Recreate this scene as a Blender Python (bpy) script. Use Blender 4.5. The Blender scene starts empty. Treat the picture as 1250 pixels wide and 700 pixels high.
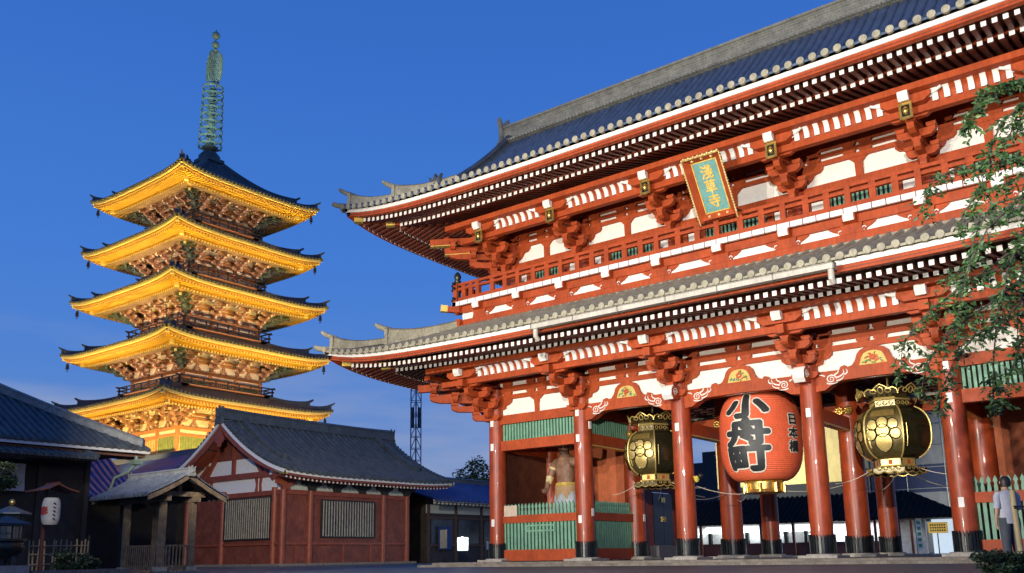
import bpy, bmesh, math, random
from mathutils import Matrix, Vector, Euler, noise
R_ = math.radians
random.seed(7)
sc = bpy.context.scene
col = sc.collection
PI = math.pi

# ---------------------------------------------------------------- camera
cam_d = bpy.data.cameras.new("camera"); cam = bpy.data.objects.new("camera", cam_d); col.objects.link(cam)
CAM = Vector((22.439, -28.246, 0.0733))
YAW, PITCH, ROLL, FPX, CY = 0.65387, 0.20004, -0.01611, 1095.78, 457.24
_f = Vector((-math.sin(YAW)*math.cos(PITCH), math.cos(YAW)*math.cos(PITCH), math.sin(PITCH)))
_r0 = Vector((math.cos(YAW), math.sin(YAW), 0)); _u0 = _r0.cross(_f)
_r = _r0*math.cos(ROLL) + _u0*math.sin(ROLL); _u = -_r0*math.sin(ROLL) + _u0*math.cos(ROLL)
cam.matrix_world = Matrix(((_r.x, _u.x, -_f.x, CAM.x), (_r.y, _u.y, -_f.y, CAM.y), (_r.z, _u.z, -_f.z, CAM.z), (0, 0, 0, 1)))
cam_d.sensor_width = 36; cam_d.lens = FPX/1250*36; cam_d.shift_y = (CY-350)/1250
cam_d.clip_end = 3000; cam_d.clip_start = 0.1
sc.camera = cam

# ---------------------------------------------------------------- sky at dusk
world = bpy.data.worlds.new("World"); sc.world = world; world.use_nodes = True
nt = world.node_tree; N = nt.nodes; L = nt.links
bg = N["Background"]
def nd(tree, t, **kw):
    n = tree.nodes.new(t)
    for k, v in kw.items(): setattr(n, k, v)
    return n
sky = nd(nt, 'ShaderNodeTexSky', sky_type='NISHITA', sun_disc=False)
sky.sun_elevation = R_(1.0); sky.sun_rotation = R_(150); sky.ozone_density = 6; sky.dust_density = 0.3; sky.air_density = 1.0
tc = nd(nt, 'ShaderNodeTexCoord'); sep = nd(nt, 'ShaderNodeSeparateXYZ'); L.new(tc.outputs['Generated'], sep.inputs[0])
ramp = nd(nt, 'ShaderNodeValToRGB'); L.new(sep.outputs['Z'], ramp.inputs[0])
els = ramp.color_ramp.elements
els[0].position = 0.0; els[0].color = (0.165, 0.26, 0.50, 1)
els[1].position = 1.0; els[1].color = (0.016, 0.075, 0.34, 1)
for p_, c_ in ((0.10, (0.145, 0.275, 0.60)), (0.2, (0.085, 0.235, 0.66)), (0.32, (0.06, 0.21, 0.68)), (0.5, (0.042, 0.165, 0.60))):
    e = els.new(p_); e.color = (*c_, 1)
# thin cloud streaks low over the horizon
mp = nd(nt, 'ShaderNodeMapping'); mp.inputs['Scale'].default_value = (1.6, 1.6, 9.0); L.new(tc.outputs['Generated'], mp.inputs[0])
nz = nd(nt, 'ShaderNodeTexNoise'); nz.inputs['Scale'].default_value = 2.3; nz.inputs['Detail'].default_value = 5; L.new(mp.outputs[0], nz.inputs[0])
cr = nd(nt, 'ShaderNodeMapRange'); cr.inputs[1].default_value = 0.40; cr.inputs[2].default_value = 0.66; L.new(nz.outputs['Fac'], cr.inputs[0])
lo = nd(nt, 'ShaderNodeMapRange'); lo.inputs[1].default_value = 0.27; lo.inputs[2].default_value = 0.08; L.new(sep.outputs['Z'], lo.inputs[0])
mu = nd(nt, 'ShaderNodeMath', operation='MULTIPLY'); L.new(cr.outputs[0], mu.inputs[0]); L.new(lo.outputs[0], mu.inputs[1])
mu2 = nd(nt, 'ShaderNodeMath', operation='MULTIPLY'); mu2.inputs[1].default_value = 0.95; L.new(mu.outputs[0], mu2.inputs[0])
mx = nd(nt, 'ShaderNodeMix', data_type='RGBA'); L.new(mu2.outputs[0], mx.inputs[0]); L.new(ramp.outputs[0], mx.inputs[6]); mx.inputs[7].default_value = (0.34, 0.40, 0.58, 1)
sk = nd(nt, 'ShaderNodeMix', data_type='RGBA', blend_type='MULTIPLY'); sk.inputs[0].default_value = 1.0
L.new(sky.outputs[0], sk.inputs[6]); sk.inputs[7].default_value = (0.05, 0.05, 0.05, 1)
mx2 = nd(nt, 'ShaderNodeMix', data_type='RGBA'); mx2.inputs[0].default_value = 0.04
L.new(mx.outputs[2], mx2.inputs[6]); L.new(sk.outputs[2], mx2.inputs[7])
L.new(mx2.outputs[2], bg.inputs[0]); bg.inputs[1].default_value = 1.0

sc.view_settings.view_transform = 'Standard'; sc.view_settings.look = 'None'
sc.view_settings.exposure = 0.0; sc.view_settings.gamma = 1.0; sc.view_settings.use_curve_mapping = False
sc.render.engine = 'CYCLES'
try:
    sc.cycles.use_denoising = True; sc.cycles.denoiser = 'OPENIMAGEDENOISE'
    sc.cycles.max_bounces = 5; sc.cycles.diffuse_bounces = 3; sc.cycles.glossy_bounces = 3; sc.cycles.transmission_bounces = 4
    sc.cycles.sample_clamp_indirect = 4
except Exception: pass

# ---------------------------------------------------------------- flood lamps that light the gate (real lamps on poles across the court)
def spot(name, loc, aim, watts, ang, colr, rad=0.25, blend=0.3):
    d = bpy.data.lights.new(name, 'SPOT'); o = bpy.data.objects.new(name, d); col.objects.link(o)
    o.location = loc; o.rotation_euler = (Vector(aim)-Vector(loc)).to_track_quat('-Z', 'Y').to_euler()
    d.energy = watts; d.spot_size = R_(ang); d.color = colr; d.shadow_soft_size = rad; d.spot_blend = blend
    return o
WARM = (1.0, 0.90, 0.76)
CLEAR = (1.0, 0.96, 0.90)
spot('flood_lamp', (4.5, -38, 9.0), (10.5, 0, 5.0), 21000, 58, WARM, 0.2, 0.35)
spot('flood_lamp', (-9, -32, 8.2), (7.0, 0, 5), 7000, 56, WARM, 0.2, 0.6)
spot('flood_lamp', (25, -36, 6.5), (11.0, 0, 14.5), 42000, 48, CLEAR, 0.2, 0.5)
spot('flood_lamp', (8, -33, 1.6), (9.5, 0, 8.0), 20000, 62, WARM, 0.2, 0.5)
GOLD = (1.0, 0.70, 0.15)
PEACH = (1.0, 0.74, 0.52)
sun_d = bpy.data.lights.new('sun', 'SUN'); sun_o = bpy.data.objects.new('sun', sun_d); col.objects.link(sun_o)
sun_d.energy = 0.02; sun_d.angle = R_(10); sun_d.color = (1, 0.8, 0.6); sun_o.rotation_euler = (R_(85), 0, R_(30))

# ---------------------------------------------------------------- materials
MATS = {}
def mat(name, c, rough=0.6, metal=0.0, var=0.15, scale=3.0, bump=0.0, bscale=30, emit=None, es=0, c2=None, spec=0.5, coat=0.0):
    if name in MATS: return MATS[name]
    m = bpy.data.materials.new(name); m.use_nodes = True; t = m.node_tree; b = t.nodes['Principled BSDF']
    b.inputs['Roughness'].default_value = rough; b.inputs['Metallic'].default_value = metal
    b.inputs['Specular IOR Level'].default_value = spec; b.inputs['Coat Weight'].default_value = coat
    co = nd(t, 'ShaderNodeTexCoord'); nz = nd(t, 'ShaderNodeTexNoise'); nz.inputs['Scale'].default_value = scale; nz.inputs['Detail'].default_value = 6
    t.links.new(co.outputs['Object'], nz.inputs['Vector'])
    mp = nd(t, 'ShaderNodeMapRange'); mp.inputs[1].default_value = 0.3; mp.inputs[2].default_value = 0.7
    t.links.new(nz.outputs['Fac'], mp.inputs[0])
    mx = nd(t, 'ShaderNodeMix', data_type='RGBA'); t.links.new(mp.outputs[0], mx.inputs[0])
    lo_ = tuple(x*(1-var) for x in c); hi_ = tuple(min(1, x*(1+var)) for x in c) if c2 is None else c2
    mx.inputs[6].default_value = (*lo_, 1); mx.inputs[7].default_value = (*hi_, 1)
    n3 = nd(t, 'ShaderNodeTexNoise'); n3.inputs['Scale'].default_value = scale*6.3; n3.inputs['Detail'].default_value = 5; n3.inputs['Roughness'].default_value = 0.65
    sm = nd(t, 'ShaderNodeMapping'); sm.inputs['Scale'].default_value = (1, 1, 0.35); t.links.new(co.outputs['Object'], sm.inputs[0]); t.links.new(sm.outputs[0], n3.inputs['Vector'])
    m3 = nd(t, 'ShaderNodeMapRange'); m3.inputs[1].default_value = 0.3; m3.inputs[2].default_value = 0.62; m3.inputs[3].default_value = 1-min(0.45, var*1.6); m3.inputs[4].default_value = 1.04
    t.links.new(n3.outputs['Fac'], m3.inputs[0])
    ml = nd(t, 'ShaderNodeMix', data_type='RGBA', blend_type='MULTIPLY'); ml.inputs[0].default_value = 1.0
    t.links.new(mx.outputs[2], ml.inputs[6]); t.links.new(m3.outputs[0], ml.inputs[7]); t.links.new(ml.outputs[2], b.inputs['Base Color'])
    r2 = nd(t, 'ShaderNodeMapRange'); r2.inputs[3].default_value = max(0.02, rough-0.1); r2.inputs[4].default_value = min(1, rough+0.1)
    t.links.new(nz.outputs['Fac'], r2.inputs[0]); t.links.new(r2.outputs[0], b.inputs['Roughness'])
    if bump:
        n2 = nd(t, 'ShaderNodeTexNoise'); n2.inputs['Scale'].default_value = bscale; n2.inputs['Detail'].default_value = 4
        t.links.new(co.outputs['Object'], n2.inputs['Vector'])
        bp = nd(t, 'ShaderNodeBump'); bp.inputs['Strength'].default_value = bump; bp.inputs['Distance'].default_value = 0.05
        t.links.new(n2.outputs['Fac'], bp.inputs['Height']); t.links.new(bp.outputs[0], b.inputs['Normal'])
    if emit: b.inputs['Emission Color'].default_value = (*emit, 1); b.inputs['Emission Strength'].default_value = es
    MATS[name] = m
    return m
RED = mat('vermilion_paint', (0.40, 0.066, 0.016), 0.55, spec=0.25, var=0.17, scale=1.7, bump=0.06, bscale=9)
REDG = mat('vermilion_lacquer', (0.35, 0.054, 0.014), 0.38, spec=0.4, var=0.2, scale=1.2, coat=0.15)
REDD = mat('weathered_vermilion', (0.24, 0.045, 0.018), 0.6, var=0.25, scale=2.0, bump=0.1, bscale=12)
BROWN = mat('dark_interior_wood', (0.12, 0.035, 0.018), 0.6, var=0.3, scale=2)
WHITE = mat('white_plaster', (0.80, 0.76, 0.68), 0.8, var=0.05, scale=4, bump=0.04)
WPAINT = mat('white_paint', (0.80, 0.78, 0.72), 0.5, var=0.05, scale=6)
GOLDM = mat('gilt_metal', (0.85, 0.58, 0.16), 0.3, 0.9, var=0.15, scale=8)
GOLDP = mat('gold_leaf_paint', (0.80, 0.55, 0.12), 0.45, 0.35, var=0.2, scale=8)
BLACKM = mat('black_iron', (0.016, 0.02, 0.022), 0.32, 0.3, var=0.3, scale=6)
GREEN = mat('verdigris_paint', (0.17, 0.36, 0.23), 0.55, var=0.15, scale=3)
STONE = mat('pale_granite', (0.40, 0.37, 0.31), 0.8, var=0.2, scale=5, bump=0.2, bscale=40)
STONED = mat('worn_granite', (0.22, 0.19, 0.15), 0.8, var=0.3, scale=4, bump=0.2, bscale=40)
TILE = mat('weathered_grey_tile', (0.36, 0.33, 0.235), 0.75, spec=0.15, var=0.22, scale=2.5, bump=0.15, bscale=14)
TILEB = mat('sky_tinted_tile', (0.075, 0.11, 0.18), 0.45, var=0.25, scale=2.0, bump=0.15, bscale=14)  # upper roof tile out of the flood light, sky blue put into its colour
TILED = mat('dark_roof_tile', (0.075, 0.085, 0.09), 0.5, var=0.35, scale=2.0, bump=0.2, bscale=12)
COPPER = mat('beige_gutter_metal', (0.48, 0.45, 0.37), 0.5, 0.0, var=0.15, scale=3)
VERD = mat('verdigris_bronze', (0.26, 0.38, 0.28), 0.55, 0.15, var=0.35, scale=2)
DARK = mat('dark_stained_timber', (0.03, 0.025, 0.022), 0.6, var=0.3, scale=3)
BLACKD = mat('black_recess', (0.006, 0.006, 0.007), 0.8)

# ---------------------------------------------------------------- mesh helpers
WL = {}
class MB:
    def __init__(s, T=None): s.v = []; s.f = []; s.m = []; s.sm = []; s.T = T
    def add(s, vs, fs, m=0, smooth=False):
        o = len(s.v)
        if s.T is not None: vs = [tuple(s.T @ Vector(p)) for p in vs]
        s.v += [tuple(p) for p in vs]
        for f in fs: s.f.append(tuple(i+o for i in f)); s.sm.append(smooth)
        s.m += (m if isinstance(m, list) else [m]*len(fs))
    def box(s, x0, x1, y0, y1, z0, z1, m=0):
        s.add([(x0,y0,z0),(x1,y0,z0),(x1,y1,z0),(x0,y1,z0),(x0,y0,z1),(x1,y0,z1),(x1,y1,z1),(x0,y1,z1)],
              [(0,3,2,1),(4,5,6,7),(0,1,5,4),(1,2,6,5),(2,3,7,6),(3,0,4,7)], m)
    def bar(s, p0, p1, w, h, m=0, em=None, up=(0,0,1), w1=None, h1=None):
        p0 = Vector(p0); p1 = Vector(p1); d = (p1-p0).normalized(); u = Vector(up)
        sd = d.cross(u)
        if sd.length < 1e-4: sd = Vector((1,0,0))
        sd.normalize(); u = sd.cross(d); w1 = w if w1 is None else w1; h1 = h if h1 is None else h1
        vs = []
        for p, ww, hh in ((p0,w,h),(p1,w1,h1)):
            for a, b in ((-1,-1),(1,-1),(1,1),(-1,1)): vs.append(p + sd*a*ww/2 + u*b*hh/2)
        e = m if em is None else em
        s.add(vs, [(0,1,2,3),(7,6,5,4),(0,4,5,1),(1,5,6,2),(2,6,7,3),(3,7,4,0)], [e,e,m,m,m,m])
    def prism(s, pts, plane, c0, c1, m=0, em=None):
        mp = {'xz': lambda a,b,c: (a,c,b), 'yz': lambda a,b,c: (c,a,b), 'xy': lambda a,b,c: (a,b,c)}[plane]
        n = len(pts)
        vs = [mp(a,b,c0) for a,b in pts] + [mp(a,b,c1) for a,b in pts]
        e = m if em is None else em
        s.add(vs, [tuple(range(n))[::-1], tuple(range(n,2*n))] + [(i,(i+1)%n,(i+1)%n+n,i+n) for i in range(n)], [e,e]+[m]*n)
    def tube(s, pts, r, n=8, m=0, caps=True):
        pts = [Vector(p) for p in pts]; rs = r if isinstance(r, (list,tuple)) else [r]*len(pts)
        vs = []; prev = None
        for i, p in enumerate(pts):
            d = (pts[min(i+1,len(pts)-1)] - pts[max(i-1,0)]).normalized()
            if prev is None:
                a = d.orthogonal().normalized()
            else:
                a = prev - d*prev.dot(d); a = a.normalized() if a.length > 1e-5 else d.orthogonal().normalized()
            prev = a; b = d.cross(a)
            for k in range(n):
                t = 2*PI*k/n; vs.append(p + (a*math.cos(t)+b*math.sin(t))*rs[i])
        fs = [(i*n+k, i*n+(k+1)%n, (i+1)*n+(k+1)%n, (i+1)*n+k) for i in range(len(pts)-1) for k in range(n)]
        s.add(vs, fs, m, True)
        if caps:
            s.add(vs[:n], [tuple(range(n))[::-1]], m); s.add(vs[-n:], [tuple(range(n))], m)
    def lathe(s, prof, c=(0,0,0), n=24, m=0, smooth=True, ph=0.0, caps=True):
        vs = []
        for r, z in prof:
            for k in range(n):
                t = 2*PI*k/n + ph; vs.append((c[0]+r*math.cos(t), c[1]+r*math.sin(t), c[2]+z))
        fs = [(i*n+k, i*n+(k+1)%n, (i+1)*n+(k+1)%n, (i+1)*n+k) for i in range(len(prof)-1) for k in range(n)]
        fs2 = [tuple(range(n))[::-1], tuple(range((len(prof)-1)*n, len(prof)*n))]
        s.add(vs, fs, m, smooth)
        if caps: s.add(vs, fs2, m if not isinstance(m, list) else m[0], False)
    def grid(s, rows, m=0, smooth=True):
        n = len(rows[0]); vs = [p for r in rows for p in r]
        s.add(vs, [(i*n+j, i*n+j+1, (i+1)*n+j+1, (i+1)*n+j) for i in range(len(rows)-1) for j in range(n-1)], m, smooth)
    def sweep(s, pts, sec, m=0, smooth=False):
        """sec: list of (side, up); side is horizontal, to the right of travel."""
        pts = [Vector(p) for p in pts]; n = len(sec); vs = []
        for i, p in enumerate(pts):
            d = pts[min(i+1,len(pts)-1)] - pts[max(i-1,0)]; h = Vector((d.x, d.y, 0))
            h = h.normalized() if h.length > 1e-6 else Vector((1,0,0)); sd = Vector((h.y, -h.x, 0))
            for a, b in sec: vs.append(p + sd*a + Vector((0,0,b)))
        fs = [(i*n+k, i*n+(k+1)%n, (i+1)*n+(k+1)%n, (i+1)*n+k) for i in range(len(pts)-1) for k in range(n)]
        s.add(vs, fs, m, smooth); s.add(vs[:n], [tuple(range(n))], m); s.add(vs[-n:], [tuple(range(n))[::-1]], m)
    def ball(s, c, r, m=0, n=12, sz=1.0):
        s.lathe([(max(1e-3, r*math.sin(PI*i/8)), -r*sz*math.cos(PI*i/8)) for i in range(9)], c, n, m)
    def build(s, name, mats, parent=None, bevel=0.0):
        me = bpy.data.meshes.new(name)
        off = WL.get(parent.name, Vector()) if parent is not None else Vector()
        me.from_pydata([(x-off.x, y-off.y, z-off.z) for x, y, z in s.v], [], s.f)
        if not isinstance(mats, (list, tuple)): mats = [mats]
        for m in mats: me.materials.append(m)
        for p, k, q in zip(me.polygons, s.m, s.sm): p.material_index = k; p.use_smooth = q
        bm = bmesh.new(); bm.from_mesh(me); bmesh.ops.recalc_face_normals(bm, faces=bm.faces); bm.to_mesh(me); bm.free()
        if any(s.sm): me.set_sharp_from_angle(angle=R_(45))
        o = bpy.data.objects.new(name, me); col.objects.link(o)
        if parent is not None: o.parent = parent
        WL[o.name] = off
        return o
def thing(name, label, cat, loc=(0,0,0), group=None):
    o = bpy.data.objects.new(name, None); col.objects.link(o); o.location = loc; o.empty_display_size = 0.3
    o['label'] = label; o['category'] = cat
    if group: o['group'] = group
    WL[o.name] = Vector(loc); return o
def tag(o, label, cat, group=None):
    o['label'] = label; o['category'] = cat
    if group: o['group'] = group
    return o
def dup(root, loc=None, label=None, rotz=None, scale=None):
    r = root.copy(); col.objects.link(r)
    if loc is not None: r.location = loc
    if rotz is not None: r.rotation_euler = (0,0,rotz)
    if scale is not None: r.scale = (scale,)*3
    if label: r['label'] = label
    for c in list(root.children):
        d = c.copy(); col.objects.link(d); d.parent = r
        for g in list(c.children):
            e = g.copy(); col.objects.link(e); e.parent = d
    return r
def dup_part(o, parent, delta, rotz=0):
    c = o.copy(); col.objects.link(c); c.parent = parent; c.location = Vector(o.location) + Vector(delta)
    if rotz: c.rotation_euler = (0,0,rotz)
    for g in list(o.children):
        d = g.copy(); col.objects.link(d); d.parent = c
    WL[c.name] = WL.get(o.name, Vector())
    return c
def struct(o): o['kind'] = 'structure'; return o

def frames(x0, x1, y0, y1):
    """four eave sides of a rectangle: local (u along eave, v inward, z) to world"""
    xc, yc = (x0+x1)/2, (y0+y1)/2
    def Mx(ux,uy,vx,vy,ox,oy): return Matrix(((ux,vx,0,ox),(uy,vy,0,oy),(0,0,1,0),(0,0,0,1)))
    return {'S': (Mx(1,0,0,1,xc,y0), (x1-x0)/2), 'E': (Mx(0,1,-1,0,x1,yc), (y1-y0)/2),
            'N': (Mx(-1,0,0,-1,xc,y1), (x1-x0)/2), 'W': (Mx(0,-1,1,0,x0,yc), (y1-y0)/2)}

def tile_slope(mb, half, vmax, prof, up, fade, sp=0.35, r=0.1, nv=12, m=0, disc=True, md=None, u0=None, u1=None, v0=-0.06, m2=None):
    """one slope of a tiled roof: pan surface, round ribs and end discs"""
    md = m if md is None else md; m2 = m if m2 is None else m2
    n = int((2*half)/sp); us = [(-half + (2*half)*(i+0.5)/n) for i in range(n)]
    if u0 is not None: us = [u for u in us if u0 <= u <= u1]
    def P(u, v): return (u, v, prof(v) + up(u)*max(0, 1-max(v,0)/fade)**1.5)
    edges = [us[0]-sp/2*0.98] + us + [us[-1]+sp/2*0.98]
    rows = []
    for u in edges:
        vm = max(0.02, vmax(u)); rows.append([P(u, v0 + (vm-v0)*j/nv) for j in range(nv+1)])
    mb.grid(rows, m, True)
    # drop lip at the eave between ribs
    mb.grid([[P(u, v0), (u, v0+0.005, P(u,v0)[2]-0.07)] for u in edges], m, False)
    for u in us:
        vm = vmax(u)
        if vm < 0.15: continue
        k = max(2, int(nv*min(1, vm/2.5)) if vm < 2.5 else nv); rows = []
        for j in range(k+1):
            v = v0-0.03 + (vm-v0+0.03)*j/k; p = P(u, v)
            rows.append([(u + r*math.cos(a), v, p[2] + r*1.05*math.sin(a) + 0.01) for a in [PI*q/5 for q in range(6)]])
        mb.grid(rows, m2, True)
        if disc:
            p = P(u, v0-0.035)
            mb.add([(u + r*1.03*math.cos(2*PI*q/10), v0-0.045, p[2]+0.02 + r*1.03*math.sin(2*PI*q/10)) for q in range(10)]
                 + [(u + r*1.03*math.cos(2*PI*q/10), v0+0.05, p[2]+0.02 + r*1.03*math.sin(2*PI*q/10)) for q in range(10)],
                 [tuple(range(10))] + [(q,(q+1)%10,(q+1)%10+10,q+10) for q in range(10)], md)

def rect(w0, w1, h0, h1): return [(w0,h0),(w1,h0),(w1,h1),(w0,h1)]
def band(mb, half, v, z0, z1, th, up, m=0, k=1.0, trim=0.0, n=40, f=None):
    """fascia strip along an eave: from height z0 to z1, thickness th inward from v"""
    f = f or (lambda u: k*up(u)); h = half - trim
    pts = [(-h + 2*h*i/n) for i in range(n+1)]
    rows = [(u, v, f(u)) for u in pts]
    vs = []
    for u, v_, d in rows: vs += [(u,v_,z0+d),(u,v_+th,z0+d),(u,v_+th,z1+d),(u,v_,z1+d)]
    fs = [(i*4+k_, i*4+(k_+1)%4, (i+1)*4+(k_+1)%4, (i+1)*4+k_) for i in range(n) for k_ in range(4)]
    fs += [(0,1,2,3), (n*4+3,n*4+2,n*4+1,n*4)]
    mb.add(vs, fs, m)
def rafters(mb, half, va, za, vb, zb, sp, w, h, up, m=0, me=1, k0=1.0, k1=0.5, hip=True, u0=None, u1=None, ins=0.0):
    n = int(2*(half-va)/sp)
    for i in range(n+1):
        u = -(half-va) + 2*(half-va)*(i+0.5)/(n+1)
        if u0 is not None and not (u0 <= u <= u1): continue
        ve = min(vb, half-abs(u)-0.02) if hip else vb
        if ve - va < 0.12: continue
        t = (ve-va)/(vb-va)
        p0 = (u, va, za + k0*up(u)); p1 = (u, ve, za + (zb-za)*t + up(u)*(k0+(k1-k0)*t))
        mb.bar(p0, p1, w, h, m, None); 
        # white painted end, a thin cap proud of the timber
        d = 0.012
        mb.bar((u, va-d, p0[2]), (u, va+0.001, p0[2]), w*1.02, h*1.02, me)
def soffit(mb, half, va, za, vb, zb, up, k0, k1, m=0, n=40, th=0.03):
    for sg in (0, 1):
        rows = []
        for i in range(n+1):
            s = -1 + 2*i/n; r = []
            for t in (0, 0.25, 0.5, 0.75, 1):
                v = va + (vb-va)*t; u = s*(half-v); r.append((u, v, za+(zb-za)*t + up(u)*(k0+(k1-k0)*t) + sg*th))
            rows.append(r)
        mb.grid(rows, m, True)
def ridge(mb, pts, w, h, m=0, mcap=None, courses=True):
    """stacked ridge of tiles along a path, with a round cap tile"""
    mcap = m if mcap is None else mcap
    sec = [(-w*0.62,0),(w*0.62,0),(w*0.62,h*0.16),(w*0.5,h*0.18),(w*0.46,h*0.74),(w*0.56,h*0.76),(w*0.56,h*0.84)]
    sec += [(w*0.4*math.cos(a), h*0.84+h*0.2*math.sin(a)) for a in [PI*q/6 for q in range(1,6)]]
    sec += [(-w*0.56,h*0.84),(-w*0.56,h*0.76),(-w*0.46,h*0.74),(-w*0.5,h*0.18),(-w*0.62,h*0.16)]
    mb.sweep(pts, sec, m)
def horn_ridge(mb, pts, w, h0, rise, m=0, horn=0.45):
    """corner ridge whose top sweeps up to a horn at the outer end; pts run from the outer end inward"""
    P = [Vector(p) for p in pts]; n = len(P); L0 = (P[-1]-P[0]).length; vs = []; k = 11
    for i, p in enumerate(P):
        d = P[min(i+1,n-1)]-P[max(i-1,0)]; hd = Vector((d.x,d.y,0)).normalized(); sd = Vector((hd.y,-hd.x,0))
        t = (p-P[0]).length; h = h0 + rise*max(0,1-t/(0.75*L0))**2.2
        for a, b in ((-0.62,-0.14),(0.62,-0.14),(0.56,0.16),(0.47,0.18),(0.45,0.8),(0.52,0.84),(0.3,1.0),(-0.3,1.0),(-0.52,0.84),(-0.45,0.8),(-0.47,0.18)):
            vs.append(p + sd*a*w + Vector((0,0,b*h)))
    fs = [(i*k+q, i*k+(q+1)%k, (i+1)*k+(q+1)%k, (i+1)*k+q) for i in range(n-1) for q in range(k)]
    mb.add(vs, fs, m, False); mb.add(vs[:k], [tuple(range(k))], m); mb.add(vs[-k:], [tuple(range(k))[::-1]], m)
    d = (P[0]-P[1]); d = Vector((d.x,d.y,0)).normalized(); top = P[0]+Vector((0,0,h0+rise))
    mb.tube([top-d*0.5*horn+Vector((0,0,-0.16*rise-0.06)), top+Vector((0,0,-0.05)), top+d*horn*0.7+Vector((0,0,0.07)), top+d*horn+Vector((0,0,0.16))], [0.13*w/0.4,0.12*w/0.4,0.10*w/0.4,0.07*w/0.4], 8, m)
    sd = Vector((d.y,-d.x,0)); q = P[0]+d*0.05
    mb.add([q+sd*x*w+Vector((0,0,z*(h0+rise))) for x,z in ((-0.7,-0.2),(0.7,-0.2),(0.62,0.45),(0.72,0.85),(0.3,0.95),(0,1.05),(-0.3,0.95),(-0.72,0.85),(-0.62,0.45))]
         + [q-d*0.12+sd*x*w+Vector((0,0,z*(h0+rise))) for x,z in ((-0.7,-0.2),(0.7,-0.2),(0.62,0.45),(0.72,0.85),(0.3,0.95),(0,1.05),(-0.3,0.95),(-0.72,0.85),(-0.62,0.45))],
         [tuple(range(9)),tuple(range(9,18))[::-1]]+[(i,(i+1)%9,(i+1)%9+9,i+9) for i in range(9)], m)
def onigawara(mb, p, d, w, h, m=0):
    """ridge-end ornament: a flared shield with two horns; d is the outward direction"""
    d = Vector(d).normalized(); sd = Vector((d.y,-d.x,0)).normalized(); p = Vector(p); up = Vector((0,0,1))
    out = [(-0.62,0),(-0.7,0.22),(-0.5,0.42),(-0.52,0.7),(-0.62,1.0),(-0.4,0.86),(-0.2,0.82),(0,1.08),(0.2,0.82),(0.4,0.86),(0.62,1.0),(0.52,0.7),(0.5,0.42),(0.7,0.22),(0.62,0)]
    n = len(out); vs = []
    for k, th in ((1.0, 0.0), (0.86, 0.13*w), ):
        pass
    a = [p + sd*x*w + up*y*h - d*0.1*w for x,y in out]; b = [p + sd*x*w*0.9 + up*y*h*0.96 + d*0.12*w for x,y in out]
    mb.add(a+b, [tuple(range(n)), tuple(range(n,2*n))[::-1]] + [(i,(i+1)%n,(i+1)%n+n,i+n) for i in range(n)], m)
    mb.ball(p + up*0.45*h + d*0.14*w, 0.2*w, m, 8)
# ================================================================ GROUND
def ground_mat():
    m = mat('court_paving', (0.12, 0.135, 0.125), 0.55, var=0.3, scale=0.35, bump=0.12, bscale=6)
    t = m.node_tree; b = t.nodes['Principled BSDF']
    co = nd(t, 'ShaderNodeTexCoord'); br = nd(t, 'ShaderNodeTexBrick')
    br.inputs['Scale'].default_value = 1.0; br.inputs['Brick Width'].default_value = 1.2; br.inputs['Row Height'].default_value = 0.6
    br.inputs['Mortar Size'].default_value = 0.012; br.inputs['Color1'].default_value = (1,1,1,1); br.inputs['Color2'].default_value = (0.78,0.78,0.8,1); br.inputs['Mortar'].default_value = (0.4,0.4,0.4,1)
    t.links.new(co.outputs['Object'], br.inputs['Vector'])
    old = b.inputs['Base Color'].links[0].from_socket
    mx = nd(t, 'ShaderNodeMix', data_type='RGBA', blend_type='MULTIPLY'); mx.inputs[0].default_value = 1
    t.links.new(old, mx.inputs[6]); t.links.new(br.outputs['Color'], mx.inputs[7]); t.links.new(mx.outputs[2], b.inputs['Base Color'])
    return m
g = MB(); g.grid([[(x, y, -0.3) for x in (-900, -60, 60, 900)] for y in (-400, -60, 80, 1500)], 0, False)
struct(g.build('ground', ground_mat()))

# ================================================================ THE GATE
GX = [0.0, 4.10, 8.21, 12.80, 16.91, 21.0]; GY = [0.0, 3.7, 7.4]
gate = thing('temple_gate', 'two-storey vermilion temple gate with white panels and grey tiled roofs', 'gate', (10.5, 3.7, -0.3))
p = MB(); p.box(-2.2, 23.2, -1.5, 8.9, -0.29, -0.13, 0); p.box(-2.6, 23.6, -1.9, 9.3, -0.297, -0.21, 0)
p.build('stone_plinth', STONED, gate)

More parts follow.
